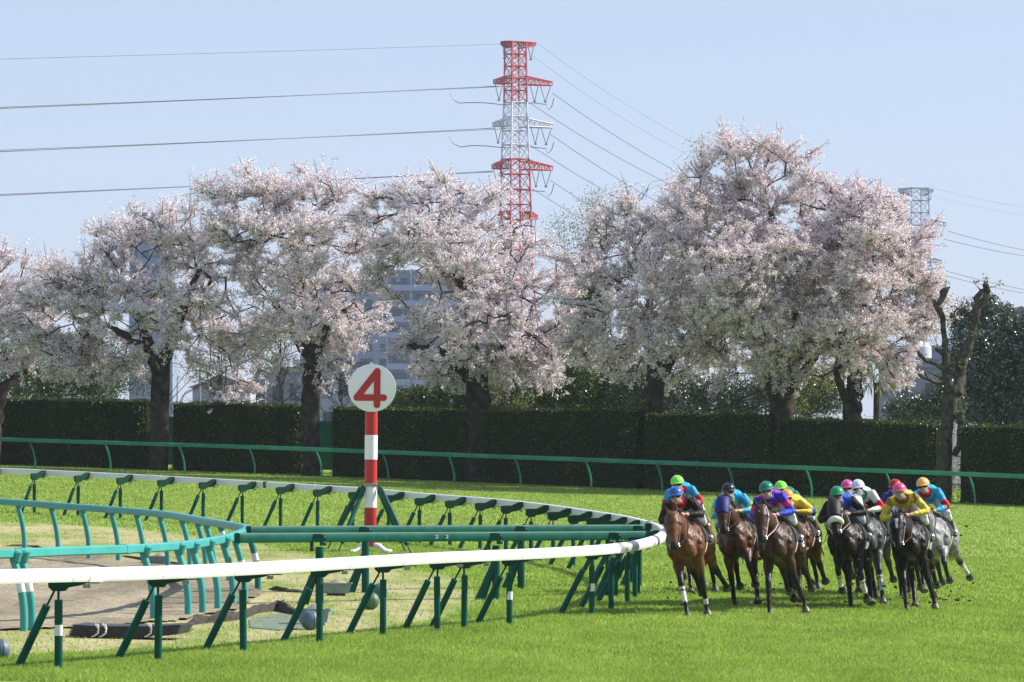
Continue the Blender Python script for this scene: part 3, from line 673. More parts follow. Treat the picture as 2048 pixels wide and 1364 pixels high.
    quads('twigs', TV.reshape(-1, 3)-o, bark, lo_)
    # blossom clusters strung along the twigs
    M_ = 6; u = rg.uniform(.05, 1.02, (len(P0), M_)); Cc = (P0[:,None]+(P1-P0)[:,None]*u[:,:,None]).reshape(-1, 3)+rg.normal(size=(len(P0)*M_, 3))*.03
    keep = rg.uniform(size=len(Cc)) < dens*.92; Cc = Cc[keep]
    Q = 10; Cp = np.repeat(Cc, Q, 0)+rg.normal(size=(len(Cc)*Q, 3))*.046
    quads('crown', leaves_at(Cp-o, size, rg, asp=.95), petal2 if pinker else petal, root)
    return root
CH = [
 dict(label='cherry tree cut off by the left edge, its trunk mostly out of the frame', bx=-14, by=936, s=50.5, forks=[[(-18,936,46,0),(-14,850,40,0),(2,780,30,0),(60,735,16,.5)],[(-14,850,36,0),(-40,700,30,0)]],
      lobes_px=[(-60,600,120,110),(30,560,90,75),(0,640,70,70),(-90,700,90,70),(40,700,50,55),(-10,650,80,60,-2.2),(70,640,70,60),(30,730,50,40)], seed=11, N=130),
 dict(label='leftmost cherry tree with its whole trunk in view, low spreading crown', bx=316, by=940, s=51, forks=[[(316,942,44,0),(316,880,36,0),(318,800,44,0),(322,735,52,0),(300,690,32,.3),(270,620,22,.4),(245,575,18,.5)],[(322,735,44,0),(350,670,30,-.3),(368,610,26,-.5),(400,540,18,-.6)],[(320,760,34,0),(296,700,24,-.8),(215,650,15,-1.5)]],
      lobes_px=[(330,470,105,62),(230,500,110,55),(130,560,100,60),(175,610,120,55),(60,620,60,55),(90,670,95,45),(190,680,90,48),(400,540,100,85),(430,640,80,75),(330,590,100,70),(455,730,60,62),(210,560,130,60),(380,700,55,45),(490,690,40,60),(180,735,40,38),(225,740,40,35),(330,620,90,60,-2.4),(250,640,80,45,-2.2),(390,600,70,60,-2.2),(330,690,70,35,-1.6),(180,690,90,50),(490,640,50,60),(110,690,60,45),(255,690,60,50),(330,445,80,32),(260,465,60,35),(415,455,55,40),(475,760,55,40),(120,720,70,40),(230,720,60,45)], seed=12, N=450),
 dict(label='second cherry tree from the left with a tall crown, left of the number 4 marker', bx=622, by=948, s=51.5, forks=[[(622,950,42,0),(620,880,38,0),(622,800,46,0),(626,715,56,0),(600,690,26,.2),(570,640,18,.5),(540,595,14,.8)],[(626,715,40,0),(606,600,22,0),(590,520,24,.2),(605,470,16,.4)],[(626,730,36,0),(650,660,24,-.4),(690,620,16,-.8)]],
      lobes_px=[(500,390,95,55),(590,385,110,55),(670,400,70,45),(560,455,130,60),(470,470,70,55),(540,550,90,60),(660,480,85,55),(560,640,70,60),(640,580,90,60),(700,570,60,55),(690,650,80,65),(620,670,70,50),(700,720,50,45),(540,690,36,45),(615,750,32,40),(600,560,80,60,-2.2),(590,460,90,50,-2.4),(620,640,80,45,-2.2),(490,480,60,60),(520,620,60,60),(740,480,50,50),(735,640,45,50),(440,420,50,45),(500,560,50,60),(480,680,50,50),(560,700,50,40),(670,730,45,40)], seed=13, N=450),
 dict(label='third cherry tree from the left, right behind the number 4 marker', bx=952, by=962, s=52.5, forks=[[(948,964,42,0),(946,900,34,0),(965,800,40,0),(958,760,44,0),(930,590,24,.1),(900,510,26,.2),(880,460,20,.4),(860,420,14,.6)],[(958,760,38,0),(1000,700,22,-.5),(1060,670,14,-.8)],[(950,770,30,0),(880,700,20,-.9),(820,690,12,-1.4)]],
      lobes_px=[(820,400,80,45),(900,395,105,50),(980,440,60,45),(830,460,105,50),(790,520,85,38),(920,480,110,55),(1010,500,55,50),(900,560,110,50),(1000,580,90,60),(1090,590,60,45),(880,640,90,42),(970,660,110,60),(1060,670,85,60),(1110,650,60,50),(930,715,100,42),(1040,735,80,45),(830,690,40,30),(860,735,45,25),(740,440,40,40),(930,540,100,60,-2.4),(960,640,110,50,-2.4),(870,470,80,50,-2.2),(900,700,80,40,-2),(1060,500,60,45),(1020,445,55,42),(1110,570,65,50),(1130,640,60,50),(760,400,50,45),(750,560,50,45),(1010,700,90,45),(1040,480,55,50),(1085,700,60,45),(900,745,70,30),(1100,745,45,30)], seed=14, N=480),
 dict(label='fourth cherry tree, grey-pink crown just left of the tallest one', bx=1292, by=968, s=53.5, forks=[[(1270,975,40,0),(1290,900,30,0),(1305,800,34,0),(1308,740,40,0),(1290,640,26,.2),(1310,560,22,.3)],[(1308,780,34,0),(1360,690,22,-.5),(1400,640,16,-.8)]],
      lobes_px=[(1270,470,90,55),(1350,430,80,60),(1210,480,55,45),(1210,560,65,50),(1290,550,110,60),(1390,520,90,70),(1190,650,60,50),(1290,640,110,55),(1390,620,90,60),(1250,710,90,42),(1370,700,90,50),(1200,700,60,40),(1320,740,60,30),(1300,580,90,60,-2.4),(1300,680,90,45,-2.2),(1180,540,60,50),(1170,610,50,50),(1230,430,50,45),(1160,690,40,40),(1420,440,60,60),(1400,560,60,60),(1420,660,50,50),(1340,490,70,60)], seed=15, N=330),
 dict(label='tallest cherry tree with a huge rounded pink crown behind the jockeys', bx=1562, by=990, s=54.5, forks=[[(1570,992,50,0),(1566,880,44,0),(1562,780,58,0),(1530,710,40,.2),(1500,600,26,.4),(1470,520,22,.6),(1440,470,18,.8)],[(1562,790,48,0),(1600,690,30,-.3),(1580,560,24,0),(1540,420,16,.2)],[(1562,800,30,0),(1640,700,18,-.9)]],
      lobes_px=[(1470,295,80,42),(1520,330,95,50),(1420,350,70,45),(1570,320,50,40),(1500,400,130,55),(1400,430,90,50),(1620,420,90,45),(1540,480,150,65),(1440,510,110,60),(1650,510,90,60),(1520,590,160,65),(1420,620,100,55),(1640,610,100,60),(1520,680,150,60),(1420,700,80,45),(1600,700,90,50),(1500,750,90,30),(1560,745,80,35),(1520,520,140,70,-3),(1500,620,140,60,-3),(1580,690,100,45,-2.6),(1450,560,90,50,-2.6),(1370,480,70,60)], seed=16, N=560, pinker=True),
 dict(label='rightmost cherry tree, its crown reaching out to the pollarded tree', bx=1712, by=1000, s=55, forks=[[(1712,1000,46,0),(1708,900,42,0),(1706,800,40,0),(1715,700,36,0),(1722,600,24,.1),(1740,500,16,.2)],[(1700,820,26,0),(1670,740,16,-.8)]],
      lobes_px=[(1700,400,80,45),(1750,440,80,55),(1810,480,60,45),(1690,490,110,60),(1780,530,90,60),(1830,560,50,60),(1700,600,120,60),(1800,620,80,60),(1840,640,32,45),(1700,690,100,50),(1780,700,70,50),(1660,740,70,30),(1800,730,45,35),(1640,370,50,35),(1720,560,90,60,-2.4),(1720,650,90,45,-2.4),(1760,480,70,50,-2.2),(1850,590,40,50)], seed=17, N=430, pinker=True),
]
for c in CH: cherry(**c)
# pollarded plane tree: bare stubs with knuckles
def polytree(label, s, base, limbs, name, m, seed=3, extra=None):
    rg = np.random.default_rng(seed); b = at(base[0], base[1], s); b.z = float(gz(b.x, b.y))-.05; root = thing(name, b, label, 'tree'); mb = MB()
    for pl in limbs:
        pp = []; rr = []
        W = [Vector(((x-1024)/s, b.y+dy, HC-(y-YH)/s)) for x, y, wd, dy in pl]; wd = [q[2]*1.12/2/s for q in pl]
        for i in range(len(W)-1):
            for k in range(4):
                u = k/4; pp.append(W[i].lerp(W[i+1], u)+Vector(rg.normal(size=3)*.012)); rr.append((wd[i]*(1-u)+wd[i+1]*u)*(1+rg.normal()*.06))
        pp.append(W[-1]); rr.append(wd[-1]*.8); mb.tube([p-b for p in pp], rr, 10)
    tr = mb.build('trunk', m, root); return root, tr, b
z5 = lambda zx, zy: (1750+zx/2.903, 550+zy/2.903)
def PL(*q): return [(*z5(a, c), wd/2.903, dy) for a, c, wd, dy in q]
rt, tr, b = polytree('bare pollarded tree with two knuckled stub limbs, right of the cherry trees', 56, z5(405, 1345),
  [PL((400,1400,92,0),(405,1200,70,0),(412,1000,62,0),(420,850,66,0),(440,720,80,0),(445,640,100,0)),
   PL((430,680,60,0),(412,560,46,0),(415,470,40,-.1),(398,350,30,0),(395,250,30,0),(372,200,36,0),(352,180,26,0),(385,145,30,0),(402,95,44,0),(436,68,8,0)),
   PL((398,110,30,0),(380,88,18,0)), PL((352,180,24,0),(338,140,8,.1)),
   PL((470,690,70,0),(500,580,50,.2),(508,480,60,.2),(545,420,46,.2),(568,330,38,.2),(590,240,36,.2),(605,180,36,.2),(645,140,34,.2),(658,95,30,.2),(648,60,34,.2),(640,30,6,.2)),
   PL((605,180,30,.2),(590,135,34,.2),(620,95,26,.2),(650,80,22,.2)),
   PL((415,560,26,0),(350,515,24,-.3),(290,500,20,-.4),(252,462,24,-.5),(240,440,10,-.5)),
   PL((410,620,30,0),(340,622,22,-.3),(295,600,20,-.4),(262,590,18,-.5),(245,572,9,-.5)), PL((300,605,16,-.4),(280,560,8,-.4)),
   PL((400,610,14,.2),(350,580,9,.3),(310,560,5,.4)), PL((415,470,26,0),(370,440,24,-.1),(345,425,12,-.1)),
   PL((455,720,60,.1),(500,690,40,.3),(520,620,26,.3),(512,560,30,.3)), PL((500,690,24,.3),(530,670,14,.3)),
   PL((480,800,70,-.1),(500,850,40,-.1),(490,980,30,0),(460,1050,40,0)), PL((575,345,20,.2),(600,345,14,.2)), PL((352,170,10,0),(320,110,4,0)),PL((650,60,8,.2),(655,8,3,.2)),PL((650,70,8,.2),(690,70,4,.2),(725,45,2,.2)),PL((620,90,8,.2),(590,60,3,.2),(575,35,2,.2)),PL((405,95,8,0),(415,40,3,0))], 'pollarded_tree', bark2)
rg = np.random.default_rng(8); pk = []
for (x, y, n, r_) in ((240,440,10,12),(410,45,12,16),(330,130,16,22),(640,20,16,25),(725,40,12,14),(590,35,10,14),(290,480,12,26),(300,585,14,26),(420,430,10,30),(490,540,16,36),(560,350,8,25),(350,410,8,20)):
    for _ in range(n): xx, yy = z5(x+rg.normal()*r_*.6, y+rg.normal()*r_*.6); p = at(xx, yy, 56); pk.append((p.x-b.x, p.y-b.y+rg.normal()*.15, p.z-b.z))
sprout = leafmat('sprout_leaf', [(0,(.14,.16,.04)),(1,(.32,.30,.12))], trans=.4)
quads('sprouts', leaves_at(np.array(pk), .11, rg), sprout, tr)['kind'] = 'stuff'
# ------------------------------------------------------------------ evergreens and shrubs
dark_leaf = leafmat('evergreen_leaf', [(0,(.012,.03,.010)),(.5,(.025,.055,.018)),(.85,(.06,.10,.035)),(1,(.14,.17,.08))], trans=.15, spec=.16)
mid_leaf = leafmat('shrub_leaf', [(0,(.02,.045,.010)),(.5,(.04,.085,.016)),(.9,(.09,.14,.03)),(1,(.2,.22,.06))], trans=.25, spec=.04)
oliv_leaf = leafmat('young_leaf', [(0,(.08,.11,.02)),(.6,(.17,.19,.05)),(1,(.33,.31,.12))], trans=.35)
def leafy(label, s, lobes, m, seed, n=9000, size=.10, name='evergreen_tree', cat='tree', group='evergreens and shrubs behind the hedge', clump=.26, trunk=True, frac=26, tw=.10, stems=True):
    rg = np.random.default_rng(seed); x0 = np.mean([l[0] for l in lobes]); b = at(x0, 900, s); b.z = float(gz(b.x, b.y)); o = np.array(b)
    root = thing(name, b, label, cat, group); P = []; Cn = []
    A = np.array([l[2]*l[3] for l in lobes], float)
    for l, a in zip(lobes, A/A.sum()):
        x, y, rx, ry = l[:4]; c = np.array(at(x, y, s)); c[1] += rg.uniform(-.5, .5); k = max(5, int(n*a/frac)); v = rg.normal(size=(k, 3)); v /= np.linalg.norm(v, axis=1)[:,None]
        v *= (rg.uniform(.1, 1, k)**.38)[:,None]; cc = c+v*np.array([rx/s, max(rx, ry)/s*.8, ry/s]); Cn.append(cc)
        q = np.repeat(cc, frac, 0); P.append(q+rg.normal(size=q.shape)*clump*.5)
    P = np.concatenate(P); Cn = np.concatenate(Cn); P = P[P[:,2] > o[2]+.05]
    mb = MB(); top = Cn.mean(0)
    if trunk: mb.tube([Vector((0,0,-.1)), Vector((.05,0,(top[2]-o[2])*.5)), Vector(top-o)], [tw*1.4, tw, tw*.6], 8)
    for c in (Cn[::max(1, len(Cn)//(70 if trunk else 6))] if stems else Cn[::max(1, len(Cn)//6)]):
        a = Vector(((c[0]-o[0])*.25, (c[1]-o[1])*.25, max(.1, (c[2]-o[2])*.55))); mb.tube([a*.6, a+Vector((0,0,.2)), Vector(c-o)], [tw*.45, tw*.3, .012], 5, cap=False)
    mb.build('trunk' if trunk else 'stems', bark, root)
    quads('crown' if trunk else 'foliage', leaves_at(P-o, size, rg), m, root); return root
leafy('big dark glossy evergreen filling the right edge behind the pollarded tree', 47, [(1985,660,60,55),(1950,720,65,75),(2040,720,80,85),(1930,790,60,60),(2010,800,90,70),(2090,690,70,90),(2090,800,80,70),(1975,610,30,22),(1925,640,25,40)], dark_leaf, 31, 80000, .12, tw=.16)
leafy('low dark glossy shrub between the palm and the pollarded tree', 51, [(1805,825,40,26),(1850,820,45,32),(1895,800,30,45)], dark_leaf, 32, 14000, .10, 'shrub', 'shrub', trunk=False)
leafy('dark green shrub mass right of the number 4 marker', 50, [(815,805,40,26),(860,800,45,36),(905,790,40,50),(930,810,30,30)], mid_leaf, 33, 22000, .09, 'shrub', 'shrub', trunk=False)
leafy('dark green shrub mass right of the third cherry trunk', 50, [(1000,790,50,45),(1060,780,50,50),(1110,790,50,55),(1160,770,45,70),(1200,790,45,50)], mid_leaf, 34, 42000, .09, 'shrub', 'shrub', trunk=False)
leafy('tall dark evergreen half hidden between the third and fourth cherry crowns', 45, [(1180,560,42,60),(1170,640,50,70),(1195,730,60,70),(1240,790,60,50),(1150,700,36,50),(1200,480,26,40)], mid_leaf, 35, 42000, .10, tw=.14)
leafy('dark shrub mass under the fourth cherry crown, left of its trunk', 50, [(1250,790,45,50),(1300,770,60,60),(1370,790,60,52),(1430,800,55,45)], dark_leaf, 36, 34000, .09, 'shrub', 'shrub', trunk=False)
leafy('dark shrub mass between the two rightmost cherry trunks', 50, [(1480,800,50,45),(1620,790,45,50),(1660,780,40,50),(1560,780,60,50)], dark_leaf, 37, 30000, .09, 'shrub', 'shrub', trunk=False)
leafy('bright leafy shrub behind the hedge, left of the first cherry trunk', 48, [(60,780,50,42),(110,760,45,45),(160,770,40,40),(205,770,36,45)], mid_leaf, 38, 20000, .08, 'shrub', 'shrub', trunk=False)
leafy('young yellow-green leaves behind the lower left cherry crowns', 46, [(90,750,60,40),(200,760,40,50),(420,750,60,40),(530,700,45,60)], oliv_leaf, 39, 5000, .08, 'young_tree', 'tree', clump=.5, tw=.06, stems=False)
leafy('thin yellow-green tree top behind the gap right of the red pylon', 40, [(1130,470,40,45),(1190,430,36,50),(1400,320,22,40),(1150,540,30,50),(1240,420,24,40)], oliv_leaf, 40, 5200, .08, 'young_tree', 'tree', clump=.6, tw=.05, stems=False)
leafy('yellowish sprigs under the rightmost cherry crown', 52, [(1640,760,30,35),(1600,800,25,25),(990,770,30,40),(1045,800,25,20)], oliv_leaf, 41, 2500, .08, 'shrub', 'shrub', trunk=False)
# bare grey saplings in the gaps
def bare(label, s, x, y0, y1, spread, seed, n=26, r0=.06):
    rg = np.random.default_rng(seed); b = at(x, 900, s); b.z = float(gz(b.x, b.y)); H = (at(x, y0, s).z-b.z); root = thing('bare_tree', b, label, 'tree', 'bare trees behind the hedge'); mb = MB()
    mb.tube([Vector((0,0,0)), Vector((.1,0,H*.4)), Vector((0,0,H))], [r0, r0*.7, .01], 6)
    for i in range(n):
        z = H*rg.uniform(.25, .95); d = Vector((rg.normal(), rg.normal()*.6, .9)); L_ = spread/s*rg.uniform(.4, 1); p = Vector((0,0,z)); pts = [p]
        for k in range(5): p = p+d.normalized()*L_/5; d += Vector(rg.normal(size=3)*.35); pts.append(p)
        mb.tube(pts, [r0*.4, .02, .016, .012, .01, .006], 4, cap=False)
        for q in pts[1:]: mb.tube([q, q+(d.normalized()+Vector(rg.normal(size=3)*.8))*L_*.35], [.012, .006], 3, cap=False)
    mb.build('trunk', bark2, root)
bare('bare grey tree beside the first cherry trunk, seen over the hedge', 47, 440, 600, 0, 120, 51, 34)
bare('bare grey tree behind the gap left of the number 4 marker', 47, 560, 640, 0, 120, 52, 40)
bare('bare grey twigs right behind the second cherry trunk', 48, 680, 690, 0, 90, 53, 34)
bare('slender bare tree top standing clear right of the red pylon', 38, 1128, 440, 0, 60, 54, 14, .03)
bare('bare crooked branches above the left shoulder of the tallest cherry', 42, 1272, 378, 0, 80, 55, 16, .04)
# small palm beneath the rightmost cherry
b = at(1752, 880, 53); b.z = float(gz(b.x, b.y)); root = thing('palm', b, 'small fan palm with drooping yellow-green fronds, right of the rightmost cherry trunk', 'palm')
r = MB(); tz_ = HC-(765-YH)/53-b.z; r.tube([(0,0,0), (.02,0,tz_)], [.13,.11], 8); r.build('trunk', bark, root)
rg = np.random.default_rng(9); V = []
for i in range(26):
    a = rg.uniform(0, 6.28); el = rg.uniform(-.5, 1.1); d = Vector((math.cos(a)*math.cos(el), math.sin(a)*math.cos(el), math.sin(el))); hub = Vector((0,0,tz_))+d*.5
    for k in range(16):
        f = (d+Vector(rg.normal(size=3)*.55)).normalized(); e = hub+f*.5+Vector((0,0,-.22)); sd = f.cross(Vector(rg.normal(size=3))).normalized()*.022; m_ = hub+f*.28+Vector((0,0,.02))
        V += [hub, m_+sd, e, m_-sd]
quads('fronds', np.array([tuple(v) for v in V]), leafmat('palm_leaf', [(0,(.05,.09,.02)),(1,(.22,.24,.07))], trans=.3, spec=.05), root)
# ------------------------------------------------------------------ pylons
pw = {'red': mat('pylon_red', (.42,.045,.04), (.50,.07,.06), .5, .5), 'white': mat('pylon_white', (.55,.57,.62), None, rough=.5), 'steel': mat('pylon_steel', (.22,.25,.31), None, rough=.6), 'ins': mat('insulator', (.13,.15,.16), None, rough=.35), 'wire': mat('wire', (.10,.10,.11), None, rough=.5, metal=.3)}
def pylon(label, cx, s, rows, ztop_px, arms, rot, cols, tk=.11, ins=True, base_s=None):
    """rows: (y px, half width m); arms: (y px, [(dir sign, length m, depth m)]), cols: colour of the band that starts at a row"""
    b = at(cx, YH, s); b.z = 0; root = thing('pylon', b, label, 'pylon', 'power pylons beyond the trees'); z = lambda y: HC-(y-YH)/s
    ca, sa = math.cos(rot), math.sin(rot); rotv = lambda x, y: Vector((x*ca-y*sa, x*sa+y*ca, 0)); bands = {}
    def seg_(p, q, t, col): bands.setdefault((col, (p.z+q.z)/2 > z(260)), MB()).tube([p, q], t, 4, cap=False)
    for (y0, w0, c0), (y1, w1, _c) in zip(rows[:-1], rows[1:]):
        n = max(1, int(round((y1-y0)/s/(w0*1.5)))); 
        for i in range(n):
            ya, yb = y0+(y1-y0)*i/n, y0+(y1-y0)*(i+1)/n; wa, wb = w0+(w1-w0)*i/n, w0+(w1-w0)*(i+1)/n
            cn = [(-1,-1),(1,-1),(1,1),(-1,1)]
            A = [rotv(x*wa, y*wa)+Vector((0,0,z(ya))) for x, y in cn]; B = [rotv(x*wb, y*wb)+Vector((0,0,z(yb))) for x, y in cn]
            for k in range(4):
                seg_(A[k], B[k], tk*1.5, c0); seg_(A[k], A[(k+1)%4], tk*.8, c0); seg_(A[k], B[(k+1)%4], tk*.7, c0); seg_(A[(k+1)%4], B[k], tk*.7, c0)
                m = (A[k]+A[(k+1)%4])/2; seg_(m, (B[k]+A[k])/2, tk*.5, c0)
            seg_(A[0], A[2], tk*.5, c0); seg_(A[1], A[3], tk*.5, c0)
    tips = []
    for (y, h, w, lst, c) in arms:
        for sg, L_ in lst:
            T = rotv(sg*(w+L_), 0)+Vector((0,0,z(y))); R4 = [rotv(sg*w, yy)+Vector((0,0,z(y)+zz)) for yy in (-w, w) for zz in (0, h)]
            T4 = [T+rotv(0, yy)+Vector((0,0,zz)) for yy in (-.5, .5) for zz in (0, h*.45)]
            for p, q in zip(R4, T4): seg_(p, q, tk*1.1, c)
            n = 6
            for i in range(n+1):
                u = i/n; ps = [p.lerp(q, u) for p, q in zip(R4, T4)]
                seg_(ps[0], ps[1], tk*.7, c); seg_(ps[2], ps[3], tk*.7, c); seg_(ps[0], ps[2], tk*.7, c); seg_(ps[1], ps[3], tk*.7, c)
                if i < n:
                    pn = [p.lerp(q, (i+1)/n) for p, q in zip(R4, T4)]; seg_(ps[0], pn[1], tk*.6, c); seg_(ps[2], pn[3], tk*.6, c); seg_(ps[0], pn[2], tk*.6, c); seg_(ps[1], pn[3], tk*.6, c)
            tips.append(T+b)
            if ins and y < rows[-1][0]:
                I = MB()
                for u0, u1, uu in ((.25,.55,.42),(.62,1,.80)) if L_ > 3.5 else ((.4,1,.7),):
                    a0, a1 = rotv(sg*(w+L_*u0), 0)+Vector((0,0,z(y))), rotv(sg*(w+L_*u1), 0)+Vector((0,0,z(y))); dn = rotv(sg*(w+L_*uu), 0)+Vector((0,0,z(y)-2.6))
                    I.tube([a0, dn], .06, 5); I.tube([a1, dn], .06, 5); I.box(dn, (.4,.2,.2))
                I.build('insulator_strings', pw['ins'], root)
    for (c, _hi), mb in bands.items():
        o = mb.build('lattice', pw[c], root, smooth=False)
    return tips
S1 = 13.
t1 = pylon('red and white lattice pylon rising behind the third cherry tree', 1031, S1, [(84,1.2,'red'),(205,1.3,'white'),(318,1.58,'red'),(560,2.0,'red'),(800,3.4,'red')], 84,
  [(84,-.9,1.2,[(1,2.1),(-1,1.1)],'red'),(168,1.2,1.28,[(1,4.9),(-1,2.3)],'red'),(253,1.2,1.42,[(1,4.9),(-1,2.3)],'white'),(338,1.3,1.65,[(1,4.6),(-1,2.2)],'red'),(437,1.1,1.8,[(1,1.8),(-1,1.0)],'red')], R(28), None, tk=.095)
t2 = pylon('grey lattice pylon farther off, right of the cherry trees', 1833, 8., [(376,2.3,'steel'),(450,2.4,'steel'),(640,3.3,'steel'),(800,5,'steel')], 376,
  [(378,-1.6,2.2,[(1,2.2),(-1,2.6)],'steel'),(449,1.4,2.3,[(1,5.6),(-1,2.5)],'steel'),(524,1.2,2.6,[(1,4.2),(-1,2)],'steel'),(590,1.2,2.9,[(1,3),(-1,2)],'steel')], R(20), None, tk=.10)
# wires: each sagging between two far points; all end beyond the frame or on a pylon
def wire(x0, y0, s0, x1, y1, s1, sag, rad, label, group, n=26):
    A, B = at(x0, y0, s0), at(x1, y1, s1); r = MB(); g = A
    r.tube([A.lerp(B, k/n)-g-Vector((0,0,4*sag*(k/n)*(1-k/n))) for k in range(n+1)], rad, 4, cap=False)
    o = r.build('power_line', pw['wire']); o.location = g; tag(o, label, 'wire', group)
for k, (xa, ya, xb, yb, r_, lb) in enumerate(((1006,88,-120,120,.030,'topmost single line running left from the red pylon'),
      (998,172,-120,222,.055,'upper heavy line running left from the red pylon'),(1030,172,-120,219,.05,'upper heavy line running left, the hind one of its pair'),
      (990,256,-120,309,.055,'second heavy line running left from the red pylon'),(1020,257,-120,305,.05,'second heavy line running left, the hind one of its pair'),
      (986,342,-120,397,.055,'lowest line running left, passing behind the left cherry crowns'),(985,344,-120,394,.045,'lowest line running left, the hind one of its pair'))):
    wire(xa, ya, S1, xa+(xb-xa)*1.9, ya+(yb-ya)*1.75, 17.5, .25, r_, lb, 'lines running left from the red pylon')
for k, (xa, ya, xb, yb, r_, lb) in enumerate(((1071,84,1862,372,.022,'topmost thin line from the red pylon down to the grey pylon'),(1060,108,1815,378,.022,'second thin line from the red pylon down to the grey pylon'),
      (1104,186,1897,449,.05,'upper right-hand line from the red pylon'),(1060,206,1880,452,.05,'hind upper right-hand line from the red pylon'),
      (1100,268,1895,524,.05,'middle right-hand line from the red pylon'),(1060,290,1880,527,.05,'hind middle right-hand line from the red pylon'),
      (1100,360,1890,590,.05,'low right-hand line from the red pylon'),(1065,378,1875,592,.05,'hind low right-hand line from the red pylon'))):
    wire(xa, ya, S1, xb, yb, 8, 9.5, r_, lb, 'lines running right from the red pylon')
for k, (xa, ya, xb, yb, r_, lb) in enumerate(((1862,375,2200,430,.03,'topmost thin line leaving the grey pylon to the right'),(1858,390,2200,448,.02,'second thin line leaving the grey pylon to the right'),
      (1896,462,2200,520,.075,'upper heavy line leaving the grey pylon to the right'),(1888,478,2200,526,.075,'second heavy line leaving the grey pylon to the right'),
      (1882,539,2200,598,.075,'third heavy line leaving the grey pylon to the right'),(1880,548,2200,604,.075,'lowest heavy line leaving the grey pylon to the right'))):
    wire(xa, ya, 8, xb, yb, 7, 1.2, r_, lb, 'lines running right from the grey pylon')
# jumper loops hanging by the red pylon
def loop_(pts, s, label):
    g = at(*pts[0], s); r = MB(); r.tube([at(x, y, s)-g for x, y in pts], .06, 4, cap=False); o = r.build('jumper_line', pw['wire']); o.location = g; tag(o, label, 'wire', 'jumper loops by the red pylon')
loop_([(900,186),(905,198),(918,206),(945,205),(975,206),(1010,210),(1045,206),(1070,206),(1092,209),(1097,220),(1103,214),(1108,196)], S1, 'upper jumper loop slung across the red pylon')
loop_([(898,272),(905,286),(920,294),(945,291),(975,292),(1010,296),(1045,293),(1070,295),(1092,297),(1096,307),(1103,300),(1108,284)], S1, 'middle jumper loop slung across the white part of the pylon')
loop_([(1000,382),(1030,380),(1060,381),(1090,383),(1096,393),(1103,386),(1108,368)], S1, 'lowest jumper loop slung across the pylon')
r = MB(); g = at(380, 440, 12); r.tube([(0,0,-3), (0,0,(440-345)/12)], [.10,.03], 5); o = r.build('mast', pw['steel']); o.location = g; tag(o, 'thin mast above the left cherry crowns', 'mast')
# ------------------------------------------------------------------ far buildings
bm_ = {'blue': mat('wall_blue_grey', (.17,.22,.31), (.21,.27,.36), .2, .8), 'pale': mat('wall_pale', (.24,.26,.29), (.20,.22,.25), .2, .8), 'white': mat('wall_white', (.32,.35,.39), None, rough=.8),
       'glass': mat('window_glass', (.03,.05,.08), (.05,.08,.12), .3, .15), 'roof': mat('roof_grey', (.13,.14,.16), (.17,.18,.20), .4, .8), 'brown': mat('wall_brown', (.22,.17,.15), (.28,.22,.2), .2, .8), 'rail': mat('balcony_panel', (.27,.34,.45), None, rough=.6)}
def building(label, x0, x1, ytop, s, wall, floors=0, cols=0, Dp=14, kind='block', name='apartment_building', group='buildings beyond the trees', win=(.62,.5), balc=False, roof=None, gh=None):
    A = at(x0, ytop, s); W = (x1-x0)/s; zb = 0.; H = A.z-zb; b = Vector((A.x+W/2, A.y, zb)); root = thing(name, b, label, 'building', group)
    r = MB(); r.box(Vector((0, Dp/2, H/2)), (W, Dp, H)); r.build('wall', bm_[wall], root, smooth=False)
    r = MB()
    if gh: # gable, ridge along the view
        e = .4; r.add([(-W/2-e,-e,H),(W/2+e,-e,H),(0,-e,H+gh),(-W/2-e,Dp,H),(W/2+e,Dp,H),(0,Dp,H+gh)], [(0,1,2),(5,4,3),(0,2,5,3),(1,4,5,2),(0,3,4,1)])
    else: r.box(Vector((0, Dp/2, H+.25)), (W+.5, Dp+.5, .5))
    r.build('roof', bm_[roof or wall], root, smooth=False)
    if floors:
        fh = 3.0
        for i in range(floors):
            z = H-fh*(i+.5)-.3
            for j in range(cols):
                x = -W/2+W*(j+.5)/cols; r = MB(); r.box(Vector((x, -.02, z)), (W/cols*win[0], .12, fh*win[1])); r.build('window', bm_['glass'], root, smooth=False)
            if balc:
                r = MB(); r.box(Vector((0, -.8, z-fh*.36)), (W*.98, .12, 1.05)); r.box(Vector((0, -.4, z-fh*.36-.55)), (W*.98, .9, .14)); r.build('balcony', bm_['rail'], root, smooth=False)
        if balc:
            for j in range(cols+1):
                x = -W/2+W*j/cols; r = MB(); r.box(Vector((x, -.45, H-fh*floors/2)), (.35, .8, fh*floors)); r.build('column', bm_['rail'], root, smooth=False)
    return root, b, W, H
building('blue-grey apartment block with balconies behind the number 4 marker', 775, 965, 545, 10.5, 'blue', 8, 4, balc=True)
building('tall purple-grey block whose top shows above the leftmost crown', 258, 345, 430, 10, 'blue', 9, 4)
building('long pale block behind the second cherry crown', 600, 790, 560, 9.8, 'blue', 7, 5)
building('blue-grey block behind the third cherry crown', 890, 1000, 520, 9.5, 'blue', 9, 4)
building('low pale house roof seen over the hedge left of the marker', 505, 640, 745, 22, 'pale', 2, 4, 8, name='house', roof='roof')
building('low house with a grey roof behind the first hedge gap', 385, 500, 775, 25, 'white', 1, 3, 8, name='house', roof='roof', gh=1.0)
building('low white house behind the second cherry trunk', 640, 735, 735, 22, 'white', 2, 3, 8, name='house', roof='roof')
building('blue-grey block low behind the shrubs', 860, 980, 745, 20, 'blue', 2, 4, 8, name='house', roof='roof')
building('pale concrete building left of the pollarded tree', 1778, 1890, 735, 26, 'pale', 1, 2, 10, name='warehouse', win=(.4,.4))
